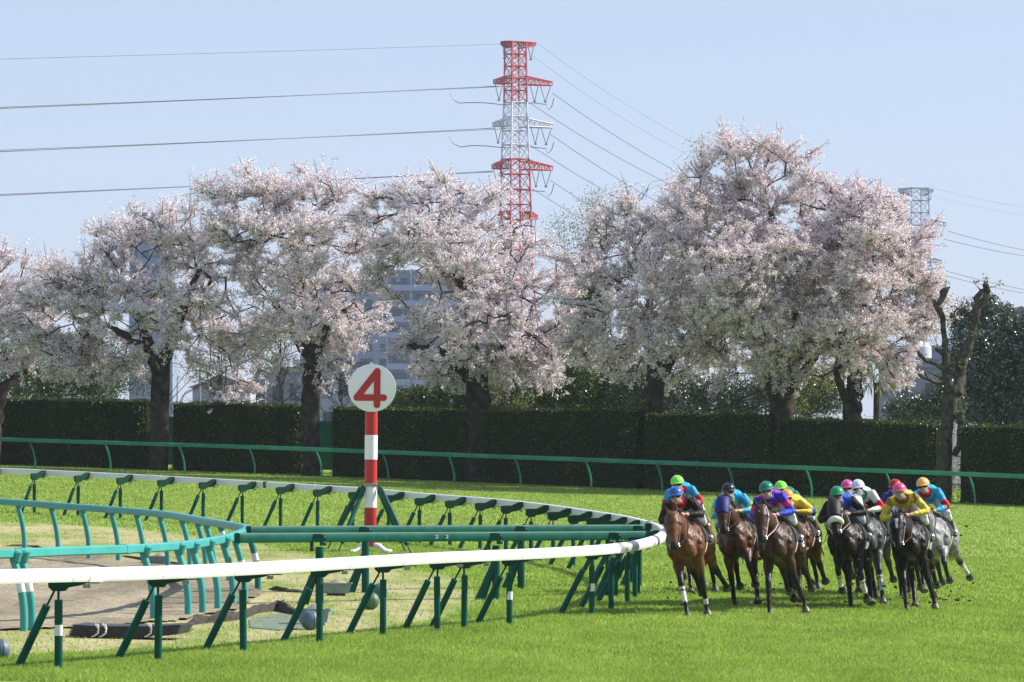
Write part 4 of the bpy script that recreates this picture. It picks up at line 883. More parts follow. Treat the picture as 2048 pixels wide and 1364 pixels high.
building('blue-grey block with a white tank behind the concrete building', 1790, 1885, 700, 18, 'blue', 2, 3, 10)
r = MB(); g = at(1846, 704, 18.4); r.tube([(0,4,-.6), (0,4,.6), (0,4,1.1), (0,4,1.3)], [1.3,1.3,.8,.05], 20); o = r.build('water_tank', pw['white']); o.location = g; tag(o, 'white round tank on the roof beside the pollarded tree', 'tank')
building('house with a dark peaked roof at the right edge', 1975, 2110, 660, 20, 'pale', 3, 4, 9, name='house', roof='roof', gh=2.4)
leafy('hazy blue-grey far tree mass low behind the left crowns', 22, [(60,740,90,50),(170,720,80,60),(270,740,60,50),(-30,720,70,60)], mid_leaf, 42, 16000, .22, clump=.7, stems=False)
# rooftop sign board, blank white
r = MB(); g = at(771, 594, 12); r.box(Vector((0,0,0)), (1.5,.3,1.5)); r.tube([(-.5,.1,-.7), (-.5,.1,-4)], .1, 6); r.tube([(.5,.1,-.7), (.5,.1,-4)], .1, 6); o = r.build('sign_board', bm_['white'], smooth=False); o.location = g; tag(o, 'small white board standing at the corner of the blue-grey block', 'sign')
for x, y0, y1, s, lb in ((400,700,800,30,'thin grey street pole seen over the hedge right of the first trunk'),(531,740,805,30,'thin grey street pole left of the second trunk')):
    g = at(x, y1, s); g.z = 0; r = MB(); r.tube([(0,0,0), (0,0,HC-(y0-YH)/s)], .08, 6); r.box(Vector((0,0,HC-(y0-YH)/s-.3)), (.6,.15,.12)); o = r.build('street_pole', pw['steel']); o.location = g; tag(o, lb, 'pole')

# green board fence that shows in the gaps of the hedge
def fence_run(x0, x1, y0, y1, s, lb):
    A, B = at(x0, y0, s), at(x1, y0, s); A.z = B.z = 0; g = A; root = thing('board_fence', Vector((A.x, A.y, float(gz(A.x, A.y)))), lb, 'fence', 'green boards behind the hedge gaps'); r = MB(); W = (x1-x0)/s; n = max(2, int(W/.9)); H = 2.0
    for i in range(n): r.box(Vector((W*(i+.5)/n, 0, H/2)), (W/n-.03, .05, H))
    for z in (.4, 1.7): r.box(Vector((W/2, .06, z)), (W, .06, .1))
    r.build('boards', M['green'], root, smooth=False)
for x0, x1, s, lb in ((270,372,49.5,'green board fence behind the first cherry trunk'),(575,690,50,'green board fence behind the second cherry trunk'),(915,985,50.5,'green board fence behind the third cherry trunk'),(1250,1305,51,'green board fence behind the fourth cherry trunk')):
    fence_run(x0, x1, 850, 950, s-1.2, lb)
# ------------------------------------------------------------------ horses and riders
def loft(mb, st, n=14, yo=0.0):
    """closed body of elliptical rings: stations (x, y, z, half width sideways, half height), rings square to the run of the centres"""
    P = [Vector((a[0], a[1]+yo, a[2])) for a in st]; V = []
    for i, p in enumerate(P):
        t = (P[min(i+1, len(P)-1)]-P[max(i-1, 0)]).normalized(); sd = Vector((0,1,0)); sd = (sd-t*sd.dot(t)).normalized(); up = t.cross(sd)
        for k in range(n):
            an = 2*math.pi*k/n; V.append(p+sd*math.cos(an)*st[i][3]+up*math.sin(an)*st[i][4])
    m = len(P); F_ = [(i*n+k, i*n+(k+1)%n, (i+1)*n+(k+1)%n, (i+1)*n+k) for i in range(m-1) for k in range(n)]
    F_ += [tuple(range(n-1, -1, -1)), tuple((m-1)*n+k for k in range(n))]; mb.add(V, F_)
def fuse(mb, voxel, smooth=4):
    """one continuous surface out of overlapping closed pieces"""
    me = bpy.data.meshes.new('tmp'); me.from_pydata(mb.v, [], mb.f); me.update(); o = bpy.data.objects.new('tmp', me); C.collection.objects.link(o)
    import bmesh as bme
    b = bme.new(); b.from_mesh(me); bme.ops.recalc_face_normals(b, faces=b.faces); b.to_mesh(me); b.free()
    md = o.modifiers.new('r', 'REMESH'); md.mode = 'VOXEL'; md.voxel_size = voxel; md.use_smooth_shade = True
    if smooth: s_ = o.modifiers.new('s', 'SMOOTH'); s_.iterations = smooth; s_.factor = .5
    dg = bpy.context.evaluated_depsgraph_get(); ev = o.evaluated_get(dg); m2 = bpy.data.meshes.new_from_object(ev)
    bpy.data.objects.remove(o); bpy.data.meshes.remove(me); return m2
def paint(me, fn):
    n = len(me.vertices); co = np.empty(n*3, np.float32); me.vertices.foreach_get('co', co); co = co.reshape(-1, 3); c = fn(co)
    a = me.color_attributes.new('coat', 'FLOAT_COLOR', 'POINT'); a.data.foreach_set('color', np.c_[c, np.ones(n)].astype(np.float32).ravel())
def coatmat(name, rough, coat=0, mottled=.12, sc=7, sheen=0, bump=.15):
    m = bpy.data.materials.new(name); m.use_nodes = True; N, L = nodes(m); b = N['Principled BSDF']; b.inputs['Roughness'].default_value = rough; b.inputs['Coat Weight'].default_value = coat
    b.inputs['Coat Roughness'].default_value = .3; b.inputs['Specular IOR Level'].default_value = .17
    a = N.new('ShaderNodeAttribute'); a.attribute_name = 'coat'; tc = N.new('ShaderNodeTexCoord'); n1 = tex(N, L, tc, sc, 4)
    r_ = ramp(N, L, n1.outputs['Fac'], [(.35,(1-mottled*3,)*3),(.65,(1,1,1))]); L.new(mixc(N, L, 1.0, a.outputs['Color'], r_.outputs[0], 'MULTIPLY'), b.inputs['Base Color'])
    if bump:
        bp = N.new('ShaderNodeBump'); bp.inputs['Strength'].default_value = bump; bp.inputs['Distance'].default_value = .03; L.new(tex(N, L, tc, sc*1.2, 3).outputs['Fac'], bp.inputs['Height']); L.new(bp.outputs[0], b.inputs['Normal'])
    return m
M['coat'] = coatmat('horse_coat', .43, 0, mottled=.16, sc=9, bump=.55); M['skin'] = mat('skin', (.42,.24,.17), (.50,.30,.22), 20, .55)
M['silk'] = coatmat('silks_cloth', .55, 0, .07, 16, bump=1.0); M['trouser'] = mat('white_breeches', (.72,.71,.72), (.62,.61,.63), 14, .6, bump=.3, bscale=18)
M['boot'] = mat('black_boot', (.010,.010,.012), (.02,.02,.022), 9, .28); M['gog'] = mat('goggles', (.01,.01,.012), None, rough=.12); M['tack'] = mat('black_tack', (.012,.011,.011), (.03,.028,.026), 20, .4)
M['mane'] = mat('black_hair', (.010,.009,.008), (.025,.020,.017), 30, .6); M['hoof'] = mat('hoof', (.04,.036,.032), (.10,.09,.08), 20, .5)
M['metal'] = mat('bright_steel', (.6,.6,.6), None, rough=.25, metal=1)
_cm = {}
def flat(c, rough=.5):
    k = (tuple(c), rough)
    if k not in _cm: _cm[k] = mat('cloth_%d' % len(_cm), c, tuple(x*.82 for x in c), 18, rough, spec=.28, bump=.15, bscale=14)
    return _cm[k]
# leg poses: joints in the horse's own frame (x forward, z up)
FP = {'stand': [(.45,.95),(.42,.52),(.30,.17),(.35,.03)], 'land': [(.52,.95),(.80,.58),(.93,.19),(1.02,.05)], 'reach': [(.52,.97),(.90,.70),(1.05,.36),(1.12,.25)],
      'fold': [(.54,.99),(.86,.74),(.64,.46),(.50,.40)], 'lift': [(.52,.97),(.76,.61),(.62,.28),(.53,.18)], 'back': [(.43,.94),(.28,.53),(.05,.24),(.0,.12)]}
HP = {'stand': [(-.55,.98),(-.84,.56),(-.74,.17),(-.66,.03)], 'push': [(-.68,.96),(-1.05,.58),(-1.18,.22),(-1.16,.06)], 'under': [(-.45,.95),(-.58,.52),(-.36,.20),(-.27,.10)],
      'fold': [(-.50,.98),(-.90,.72),(-1.04,.42),(-1.16,.36)], 'reach': [(-.45,.93),(-.42,.50),(-.14,.17),(-.05,.03)], 'trail': [(-.66,.98),(-1.08,.66),(-1.36,.42),(-1.46,.36)]}
def horse(label, coat, fl, fr, hl, hr, neck=0.0, nod=0.0, drop=.09, tack=None, noseband=None, hood=None, white=None, bands=None, dapple=False, cloth=(.02,.02,.022), fdy=(0,0), hdy=(0,0), headwhite=None, mane=True, plate=None, group='racehorses rounding the bend'):
    """returns the thing (at the origin, facing +x); coat = dict(body, leg, mane, face)"""
    root = thing('racehorse', (0,0,0), label, 'horse', group)
    mb = MB()
    loft(mb, [(-1.10,0,1.28,.08,.12),(-1.04,0,1.28,.18,.21),(-.90,0,1.30,.265,.28),(-.68,0,1.315,.285,.285),(-.42,0,1.27,.265,.29),(-.12,0,1.225,.285,.335),(.18,0,1.215,.275,.355),(.42,0,1.23,.25,.345),(.60,0,1.22,.215,.29),(.73,0,1.20,.16,.21),(.80,0,1.18,.09,.11)], 20)
    # withers, croup, shoulders, chest
    loft(mb, [(.05,0,1.50,.05,.06),(.28,0,1.51,.07,.09),(.48,0,1.46,.06,.10)], 10)
    for sy in (-1, 1):
        loft(mb, [(.30,sy*.17,1.42,.07,.10),(.44,sy*.20,1.25,.10,.16),(.54,sy*.175,1.06,.105,.13),(.54,sy*.155,.98,.08,.10)], 12)
        loft(mb, [(.66,sy*.085,1.22,.09,.11),(.73,sy*.09,1.10,.085,.10),(.66,sy*.10,1.00,.07,.09)], 10)
        loft(mb, [(.70,sy*.055,1.30,.05,.07),(.80,sy*.075,1.16,.065,.075),(.76,sy*.075,1.03,.06,.06)], 10)
        loft(mb, [(.50,sy*.20,1.12,.05,.07),(.42,sy*.205,1.02,.06,.08),(.36,sy*.19,.94,.045,.06)], 10)
        loft(mb, [(.34,sy*.13,1.50,.05,.06),(.50,sy*.21,1.30,.05,.07),(.60,sy*.215,1.16,.055,.06)], 10)
        loft(mb, [(-.85,sy*.13,1.38,.12,.14),(-.80,sy*.16,1.20,.145,.22),(-.68,sy*.17,1.03,.12,.19),(-.62,sy*.165,.93,.09,.13)], 12)
    # neck and head, turned sideways by neck (radians), tipped by nod
    nk = [(.30,1.33,.15,.30),(.52,1.45,.135,.255),(.76,1.57,.105,.195),(.98,1.68,.085,.155),(1.12,1.745,.08,.13),(1.19,1.775,.075,.11)]
    bx, bz = .45, 1.38
    def hp(x, z, y=0.0):
        # head rotates by nod about the poll, then the whole neck by 'neck' about the withers
        if x > 1.14: dx, dz = x-1.17, z-1.76; c, s_ = math.cos(nod), math.sin(nod); x, z = 1.17+dx*c-dz*s_, 1.76+dx*s_+dz*c
        k = min(1, max(0, (x-bx)/.5)); a = neck*k; dx = x-bx
        return Vector((bx+dx*math.cos(a)-y*math.sin(a)+drop*.3*k, dx*math.sin(a)+y*math.cos(a), z-drop*k))
    def hloft(st, n=14, y=0.0):
        q = [(*hp(a[0], a[1], y if len(a) < 5 else a[4]), a[2], a[3]) for a in st]; loft(mb, q, n)
    hloft(nk, 18)
    hd = [(1.13,1.80,.09,.085),(1.20,1.765,.112,.125),(1.28,1.66,.118,.135),(1.345,1.555,.098,.118),(1.41,1.45,.072,.090),(1.455,1.37,.062,.076),(1.485,1.31,.062,.070),(1.505,1.265,.046,.052)]
    hloft(hd, 16)
    for sy in (-1, 1):
        hloft([(1.235,1.62,.035,.085,sy*.07),(1.27,1.55,.03,.07,sy*.065)], 8)       # cheek
        c = hp(1.305,1.69,sy*.108); mb.sphere(c, .026, 8, 6)                        # brow
        c = hp(1.515,1.30,sy*.028); mb.sphere(c, .024, 8, 6)
        e = [hp(1.13,1.84,sy*.055), hp(1.15,1.90,sy*.07), hp(1.175,1.955,sy*.075), hp(1.19,1.985,sy*.072)]
        mb.tube(e, [(.022,.03),(.02,.034),(.014,.022),(.004,.006)], 8)
    segs = []
    def leg(J, y0, dy, hind):
        sh = (.50,1.10) if not hind else (-.72,1.12); pts = [sh]+list(J); r_ = [.13,.10,.062,.046,.050] if not hind else [.165,.12,.07,.048,.052]
        ys = [y0, y0, y0+dy*.45, y0+dy, y0+dy*1.05]; st = []
        for i in range(len(pts)):
            st.append((pts[i][0], ys[i], pts[i][1], r_[i]*.82, r_[i]))
            if i < len(pts)-1:
                u = .5; a, b_ = pts[i], pts[i+1]
                if i == 0: rr = (r_[0]+r_[1])/2*.98
                elif i == 1: rr = r_[1]*.80 if not hind else r_[1]*.78
                elif i == 2: rr = .041 if not hind else .043
                else: rr = .038
                if i == 1: st.append((a[0]*.75+b_[0]*.25, ys[i]*.75+ys[i+1]*.25, a[1]*.75+b_[1]*.25, r_[1]*.88, r_[1]*.95)); u = .72; rr = .058 if not hind else .060
                st.append((a[0]*(1-u)+b_[0]*u, ys[i]*(1-u)+ys[i+1]*u, a[1]*(1-u)+b_[1]*u, rr*.9, rr*1.05))
        loft(mb, st, 12)
        f, h = Vector((pts[-2][0], ys[-2], pts[-2][1])), Vector((pts[-1][0], ys[-1], pts[-1][1])); k = Vector((pts[-3][0], ys[-3], pts[-3][1]))
        segs.append((k, f, h, Vector((pts[-4][0], ys[-4], pts[-4][1]))))
        return f, h
    hoofs = []
    for (pose, y0, dy, hind) in ((FP[fl],.15,fdy[0],0),(FP[fr],-.15,fdy[1],0),(HP[hl],.155,hdy[0],1),(HP[hr],-.155,hdy[1],1)): hoofs.append(leg(pose, y0, dy, hind))
    me = fuse(mb, .017, 3); body_c, leg_c = np.array(coat['body']), np.array(coat.get('leg', (.012,.011,.010)))
    def nearseg(co, a, b_):
        a, b_ = np.array(a), np.array(b_); ab = b_-a; t = np.clip(((co-a)@ab)/(ab@ab), 0, 1); return np.linalg.norm(co-(a+t[:,None]*ab), axis=1), t
    hx = hp(1.2,1.78); hx2 = hp(1.49,1.29); hax = np.array(hx2-hx)
    def colour(co):
        c = np.tile(body_c, (len(co), 1)); n = np.array([mnoise(Vector(p)*2.3) for p in co])
        if dapple: n2 = np.array([mnoise(Vector(p)*9) for p in co]); c = c*(1+.35*n2[:,None]+.25*n[:,None]); 
        else: c = c*(1+.3*n[:,None])
        d = np.clip((.62-co[:,2]+.12*n)/.18, 0, 1)  # darker legs
        for q, (k, f, h, up) in enumerate(segs):
            dd, t = nearseg(co, up, k); m = (dd < .11)&(co[:,2] < .98); w = np.clip((t-.45)/.4, 0, 1)*m; c = c*(1-w[:,None])+leg_c*w[:,None]
        for q, (k, f, h, up) in enumerate(segs):
            dd, t = nearseg(co, k, f); m = dd < .085; c[m] = leg_c
            dd2, t2 = nearseg(co, f, h+(h-f)*.3); m2 = (dd2 < .08)&(dd2 < dd+.02); c[m2] = leg_c*1.2
            if bands and q in bands:
                lo, hi = bands[q]; m3 = m&(t > lo)&(t < hi); c[m3] = (.72,.72,.72)
                if hi-lo > .3: m3 = m&(t > lo+.10)&(t < lo+.16); c[m3] = leg_c
        t = ((co-np.array(hx))@hax)/(hax@hax); dh = np.linalg.norm(co-(np.array(hx)+t[:,None]*hax), axis=1); ish = (dh < .2)&(t > -.05)
        if 'face' in coat: w = ish*np.clip(t*2.2+.2, 0, 1); c = c*(1-w[:,None])+np.array(coat['face'])*w[:,None]
        w = ish*np.clip((t-.80)/.12, 0, 1); c = c*(1-w[:,None])+np.array(coat.get('muzzle', (.018,.015,.014)))*w[:,None]
        if white:   # blaze or star down the front of the face
            fwd = np.array(hp(1.3,1.6)-hp(1.22,1.5)); fwd = fwd/np.linalg.norm(fwd); side = np.array(hp(1.3,1.6,1)-hp(1.3,1.6)); rel = co-np.array(hx); ly = rel@side; lf = rel@fwd
            for (t0, t1, w0) in white: m = ish&(t > t0)&(t < t1)&(np.abs(ly-.008) < w0*(1-.75*(t-t0)/(t1-t0)))&(lf > .035-.04*t); c[m] = (.70,.68,.67)
        return np.clip(c, 0, 1)
    paint(me, colour); me.materials.clear(); me.materials.append(M['coat'])
    bo = link(bpy.data.objects.new('body', me), root)
    # hooves
    for (f, h) in hoofs:
        d = (h-f).normalized(); r = MB(); r.tube([h-d*.03, h+d*.01, h+d*.055], [.052,.062,.070], 14); r.build('hoof', M['hoof'], root)
    # eyes
    for sy in (-1, 1): r = MB(); r.sphere(hp(1.293,1.672,sy*.114), .021, 10, 8); r.build('eye', M['gog'], root)
    # mane along the crest, forelock and tail as tufts of hair
    rg = random.Random(label); r = MB(); hair = M['mane'] if 'mane' not in coat else flat(coat['mane'], .7)
    if mane:
        for i in range(46):
            u = i/45; x = .42+.72*u; z = 1.66+.235*u; p = hp(x, z, 0); L_ = rg.uniform(.10,.17); sd = rg.choice((-1,1,1)); q = hp(x-.05-L_*.3, z-L_*.3+rg.uniform(.02,.09), sd*rg.uniform(.04,.11)); r.tube([p-Vector((0,0,.03)), p.lerp(q,.5)+Vector((0,0,.03)), q], [.016,.012,.003], 4, cap=False)
        for i in range(10): p = hp(1.16,1.85,rg.uniform(-.03,.03)); r.tube([p, hp(1.23,1.84,rg.uniform(-.04,.04)), hp(1.29,1.75-rg.uniform(0,.06),rg.uniform(-.05,.05))], [.015,.012,.003], 4, cap=False)
        r.build('mane', hair, root)
    r = MB()
    for i in range(40):
        y = rg.uniform(-.05,.05); a = Vector((-1.08, y*.6, 1.34)); L_ = rg.uniform(.45,.8); b1 = Vector((-1.28, y*1.5, 1.32+rg.uniform(-.04,.04))); e = Vector((-1.28-L_*.5, y*3+rg.uniform(-.06,.06), 1.28-L_*.75)); r.tube([a, b1, b1.lerp(e,.5)+Vector((-.05,0,.05)), e], [.022,.02,.014,.003], 4, cap=False)
    r.build('tail', hair, root)
    # bridle: straps hug the head
    tm = flat(tack or (.02,.018,.018), .45); ctr = lambda t: (1.17+(1.49-1.17)*t, 1.765+(1.29-1.765)*t)
    def ring(t, ry, rz, rad, m, name, parent, full=True, tilt=0):
        x, z = ctr(t); a = Vector((math.cos(-.98), math.sin(-.98))); n_ = Vector((-a.y, a.x)); pts = []
        for k in range(21):
            an = 2*math.pi*k/20; f = math.cos(an)*rz; pts.append(hp(x+n_.x*f+a.x*tilt*math.cos(an), z+n_.y*f+a.y*tilt*math.cos(an), math.sin(an)*ry))
        q = MB(); q.tube(pts, rad, 6, cap=False); return q.build(name, m, parent)
    br = ring(.26, .118, .142, .011, tm, 'bridle', root, tilt=-.03)
    ring(.64, .074, .106, .013, tm, 'noseband', br)
    for sy in (-1, 1):
        q = MB(); q.tube([hp(1.14,1.83,sy*.08), hp(1.22,1.68,sy*.118), hp(1.33,1.50,sy*.088), hp(1.43,1.345,sy*.062)], .010, 6, cap=False); q.build('cheek_strap', tm, br)
        q = MB(); n = 12; c = hp(1.445,1.33,sy*.068); q.tube([c+Vector((math.cos(6.283*k/n)*.034, 0, math.sin(6.283*k/n)*.034)) for k in range(n+1)], .007, 5, cap=False); q.build('bit_ring', M['metal'], br)
        q = MB(); q.tube([hp(1.445,1.33,sy*.07), hp(1.15,1.42,sy*.16), Vector((.86, sy*.15+math.sin(neck)*.2, 1.50)), Vector((.72, sy*.10, 1.66))], .009, 5, cap=False); q.build('rein', tm, br)
    if noseband:
        x, z = ctr(.60); q = MB(); pts = []
        for k in range(15):
            an = -1.9+3.8*k/14; a = Vector((math.cos(-.98), math.sin(-.98))); n_ = Vector((-a.y, a.x)); pts.append(hp(x+n_.x*math.cos(an)*.135, z+n_.y*math.cos(an)*.135, math.sin(an)*.095))
        q.tube(pts, [.03+.022*math.sin(math.pi*k/14) for k in range(15)], 10); q.build('shadow_roll', flat(noseband, .9), root)
    if hood:
        hb = MB(); keep = mb; 
        q = [(*hp(a, b_), c_+.012, d_+.012) for a, b_, c_, d_ in ((1.09,1.80,.09,.11),(1.14,1.805,.09,.10),(1.20,1.765,.105,.125),(1.28,1.66,.108,.135),(1.335,1.575,.092,.122))]; loft(hb, q, 18)
        if hood.get('ears'):
            for sy in (-1, 1): hb.tube([hp(1.12,1.84,sy*.055), hp(1.15,1.90,sy*.075), hp(1.175,1.965,sy*.09), hp(1.19,2.0,sy*.09)], [(.03,.038),(.028,.042),(.02,.03),(.006,.008)], 8)
        o = hb.build('hood', flat(hood['c'], .6), root)
        for sy in (-1, 1): q = MB(); q.sphere(hp(1.30,1.665,sy*.112), (.03,.018,.034), 12, 8); q.build('eye_opening', flat(hood.get('rim', (.10,.03,.015)), .5), o)
        if hood.get('mark'):
            q = MB(); q.box(hp(1.345,1.735), (.004,.05,.05)); q.build('mark', M['board'], o, smooth=False)
    if headwhite:
        q = MB(); q.tube([hp(1.395,1.63,0), hp(1.40,1.60,.0)], [(.03,.03),(.01,.02)], 10); q.build('star', M['board'], root)
    # saddle cloth, saddle, girth
    def over(x0, x1, drop, off, m, name, parent, n=12, y1=None, z0=1.235):
        q = MB(); V = []
        for i in range(7):
            x = x0+(x1-x0)*i/6; hw = np.interp(x, [-.42,-.12,.18,.42], [.265,.285,.275,.25])+off; hh = np.interp(x, [-.42,-.12,.18,.42], [.29,.335,.355,.345])+off
            for k in range(n+1):
                an = -drop+2*drop*k/n; V.append((x, math.sin(an)*hw, z0+math.cos(an)*hh+(.015 if abs(an) < .5 and off > .02 else 0)))
        W_ = list(V)+[(a, b_*.985, c_-.006) for a, b_, c_ in V]; m_ = 7*(n+1); f = [(i*(n+1)+k, (i+1)*(n+1)+k, (i+1)*(n+1)+k+1, i*(n+1)+k+1) for i in range(6) for k in range(n)]
        q.add(W_, f+[tuple(m_+j for j in t[::-1]) for t in f]); return q.build(name, m, parent)
    sc = over(-.42, .26, 1.75, .022, flat(cloth, .6), 'saddle_cloth', root)
    over(-.36, .16, 1.05, .045, M['tack'], 'saddle', root)
    over(.10, .19, 3.1, .016, flat((.55,.50,.38), .8), 'girth', root, 20)
    if plate:
        for sy in (-1, 1):
            q = MB(); q.box(Vector((-.22, sy*.315, 1.14)), (.20,.012,.16)); pl = q.build('number_panel', M['board'], sc, smooth=False)
            for z in (-.03,.035): q = MB(); q.box(Vector((-.22, sy*.323, 1.14+z)), (.13,.004,.018)); q.build('mark', M['tack'], pl, smooth=False)
    if tack and max(tack) > .3:
        q = MB(); pts = [Vector((.30+.46*math.sin(math.pi*k/16), -.21*math.cos(math.pi*k/16), 1.44-.20*math.sin(math.pi*k/16))) for k in range(17)]; q.tube(pts, .013, 6, cap=False); q.build('breast_strap', tm, root)
    return root
def rider(label, cap, shirt, goggles=True, sleeve=None, armband=None, collar=None, sash=None, twist=0.0, trousers=None, low=0.0, fwd=0.0, elbow=0.0, whip=None, face='skin', bootc=None, group='jockeys in the race', spots=None, veil=False):
    """crouching rider in the horse's frame (same origin as its horse); shirt = base colour"""
    root = thing('person', (0,0,0), label, 'person', group)
    H = Vector((.60+fwd, twist*.3, 2.00-low)); NK = Vector((.46+fwd, twist*.2, 1.90-low)); CH_ = Vector((.30+fwd, twist*.1, 1.86-low)); PV = Vector((-.22, 0, 1.86-low*.5))
    J = {}
    for sy in (-1, 1):
        J[sy] = dict(sh=Vector((.34+fwd, sy*.195+twist*.12, 1.88-low)), el=Vector((.36+fwd*.6, sy*(.345+elbow), 1.63-low*.5)), ha=Vector((.66, sy*.10, 1.66)), hip=Vector((-.20, sy*.11, 1.82-low*.5)), kn=Vector((.16, sy*.29, 1.56)), an=Vector((-.20, sy*.30, 1.24)), toe=Vector((-.02, sy*.34, 1.17)))
    def torso(mb, g=0.0):
        P = [(PV, .155+g, .115+g), (PV.lerp(CH_, .35)+Vector((0,0,.05)), .145+g, .105+g), (PV.lerp(CH_, .7)+Vector((0,0,.05)), .175+g, .12+g), (CH_, .19+g, .12+g), (CH_.lerp(NK, .55), .12+g, .085+g)]
        loft(mb, [(*p, a, b_) for p, a, b_ in P], 16)
    def tubes(mb, pts, rr, g=0.0): mb.tube(pts, [r_+g for r_ in rr], 12)
    mb = MB(); torso(mb)
    tubes(mb, [NK-Vector((.05,0,.03)), NK.lerp(H, .6)], [.06,.055])
    mb.sphere(H, (.095,.078,.115), 14, 12); mb.sphere(H+Vector((.055,0,-.06)), (.05,.05,.05), 12, 8); mb.sphere(H+Vector((.102,0,-.02)), (.018,.014,.026), 8, 6); mb.sphere(H+Vector((.085,0,-.055)), (.018,.026,.012), 8, 6)
    for sy in (-1, 1):
        j = J[sy]; mb.sphere(H+Vector((-.005, sy*.08, -.01)), (.02,.012,.032), 8, 6)
        tubes(mb, [j['sh'], j['el']], [.062,.048]); tubes(mb, [j['el'], j['ha']], [.048,.03]); tubes(mb, [j['hip'], j['kn']], [.098,.062]); tubes(mb, [j['kn'], j['kn'].lerp(j['an'],.35), j['an']], [.06,.058,.04]); tubes(mb, [j['an'], j['toe']], [.04,.032])
        d = (j['ha']-j['el']).normalized(); p = j['ha']+d*.035; mb.sphere(p, (.042,.026,.036), 10, 8)      # palm
        for k in range(4):
            a = p+Vector((.02-.004*k, -sy*.006, .028-.018*k)); mb.tube([a, a+Vector((.030-.003*abs(k-1), -sy*.012, -.004)), a+Vector((.026, -sy*.036, -.010)), a+Vector((.004, -sy*.038, -.012))], [.011,.0105,.0095,.008], 7)
        mb.tube([p+Vector((-.01, -sy*.012, .026)), p+Vector((.012, -sy*.030, .038)), p+Vector((.030, -sy*.034, .030))], [.012,.011,.009], 7)
    me = fuse(mb, .0095, 2); me.materials.clear(); me.materials.append(M['skin']); link(bpy.data.objects.new('body', me), root)
    # silks
    mb = MB(); torso(mb, .022); tubes(mb, [NK-Vector((.06,0,.04)), NK+Vector((0,0,.02))], [.08,.065])
    for sy in (-1, 1): j = J[sy]; tubes(mb, [CH_.lerp(j['sh'], .6), j['sh'], j['el']], [.08,.085,.062]); tubes(mb, [j['el'], j['el'].lerp(j['ha'], .45), j['el'].lerp(j['ha'], .86)], [.062,.054,.036])
    # loose cloth: a ripple over the sleeves and back
    me = fuse(mb, .014, 3); n = len(me.vertices); co = np.empty(n*3, np.float32); me.vertices.foreach_get('co', co); co = co.reshape(-1,3)
    nn = np.array([mnoise(Vector(p)*13) for p in co]); no = np.empty(n*3, np.float32); me.vertices.foreach_get('normal', no); co = co+no.reshape(-1,3)*(nn[:,None]*.010); me.vertices.foreach_set('co', co.astype(np.float32).ravel())
    def colour(co):
        c = np.tile(np.array(shirt), (len(co), 1))
        for sy in (-1, 1):
            j = J[sy]
            for a, b_, seg_i in ((j['sh'], j['el'], 0), (j['el'], j['ha'], 1)):
                A, B = np.array(a), np.array(b_); ab = B-A; t = np.clip(((co-A)@ab)/(ab@ab), 0, 1); d = np.linalg.norm(co-(A+t[:,None]*ab), axis=1); m = (d < .10)&(np.sign(co[:,1]) == sy)&(np.abs(co[:,1]) > (.19 if seg_i == 0 else .10))
                u = t*.5+seg_i*.5
                for (u0, u1, cc) in (sleeve or []): c[m&(u >= u0)&(u <= u1)] = cc
        body = np.abs(co[:,1]) < .20
        if sash: m = body&(co[:,0] > .1)&(np.abs(co[:,1]*1.0+ (co[:,2]-1.85+low)*.9-.02) < .05); c[m] = sash
        if collar: m = np.linalg.norm(co-np.array(NK), axis=1) < .14; c[m] = collar
        if spots: m = body&(np.array([mnoise(Vector(p)*5.5+Vector((3,1,7))) for p in co]) > .12); c[m] = spots
        return c
    paint(me, colour); me.materials.clear(); me.materials.append(M['silk']); link(bpy.data.objects.new('shirt', me), root)
    # breeches and boots
    mb = MB(); P = [(PV-Vector((.10,0,0)), .10, .10), (PV-Vector((.02,0,0)), .175, .135), (PV.lerp(CH_, .22), .17, .125)]; loft(mb, [(*p, a, b_) for p, a, b_ in P], 14)
    for sy in (-1, 1): j = J[sy]; tubes(mb, [j['hip'], j['hip'].lerp(j['kn'],.5), j['kn']], [.118,.10,.075]); tubes(mb, [j['kn'], j['kn'].lerp(j['an'],.3)], [.075,.066])
    me = fuse(mb, .014, 3); me.materials.clear(); me.materials.append(M['trouser'] if trousers is None else flat(trousers, .6)); link(bpy.data.objects.new('breeches', me), root)
    for sy in (-1, 1):
        j = J[sy]; mb = MB(); tubes(mb, [j['kn'].lerp(j['an'],.22), j['kn'].lerp(j['an'],.5), j['an']], [.066,.062,.048]); d = (j['toe']-j['an']).normalized()
        mb.tube([j['an']-d*.03, j['an'].lerp(j['toe'],.5), j['toe']+d*.04], [.05,.044,.03], 10); me = fuse(mb, .012, 2); me.materials.clear(); me.materials.append(M['boot'] if bootc is None else flat(bootc, .3)); bt = link(bpy.data.objects.new('boot', me), root)
        q = MB(); q.tube([j['kn'].lerp(j['an'],.20), j['kn'].lerp(j['an'],.24)], .069, 14); q.build('boot_top', flat((.55,.5,.42), .6), bt)
        n = 14; c = j['toe']-d*.05+Vector((0,0,.01)); q = MB(); q.tube([c+Vector((0, math.cos(6.283*k/n)*.055, math.sin(6.283*k/n)*.075)) for k in range(n+1)], .009, 6, cap=False); q.build('stirrup', M['metal'], bt)
    # helmet with peak, band; goggles
    Hc = H+Vector((-.012, 0, .045)); q = MB(); seg_, rn = 24, 9; V = []
    for i in range(rn+1):
        th = (math.pi*.52)*i/rn
        for k in range(seg_):
            a = 2*math.pi*k/seg_; V.append(Hc+Vector((.142*math.sin(th)*math.cos(a), .120*math.sin(th)*math.sin(a), .125*math.cos(th)*(1.0 if i else 1.0)-.008)))
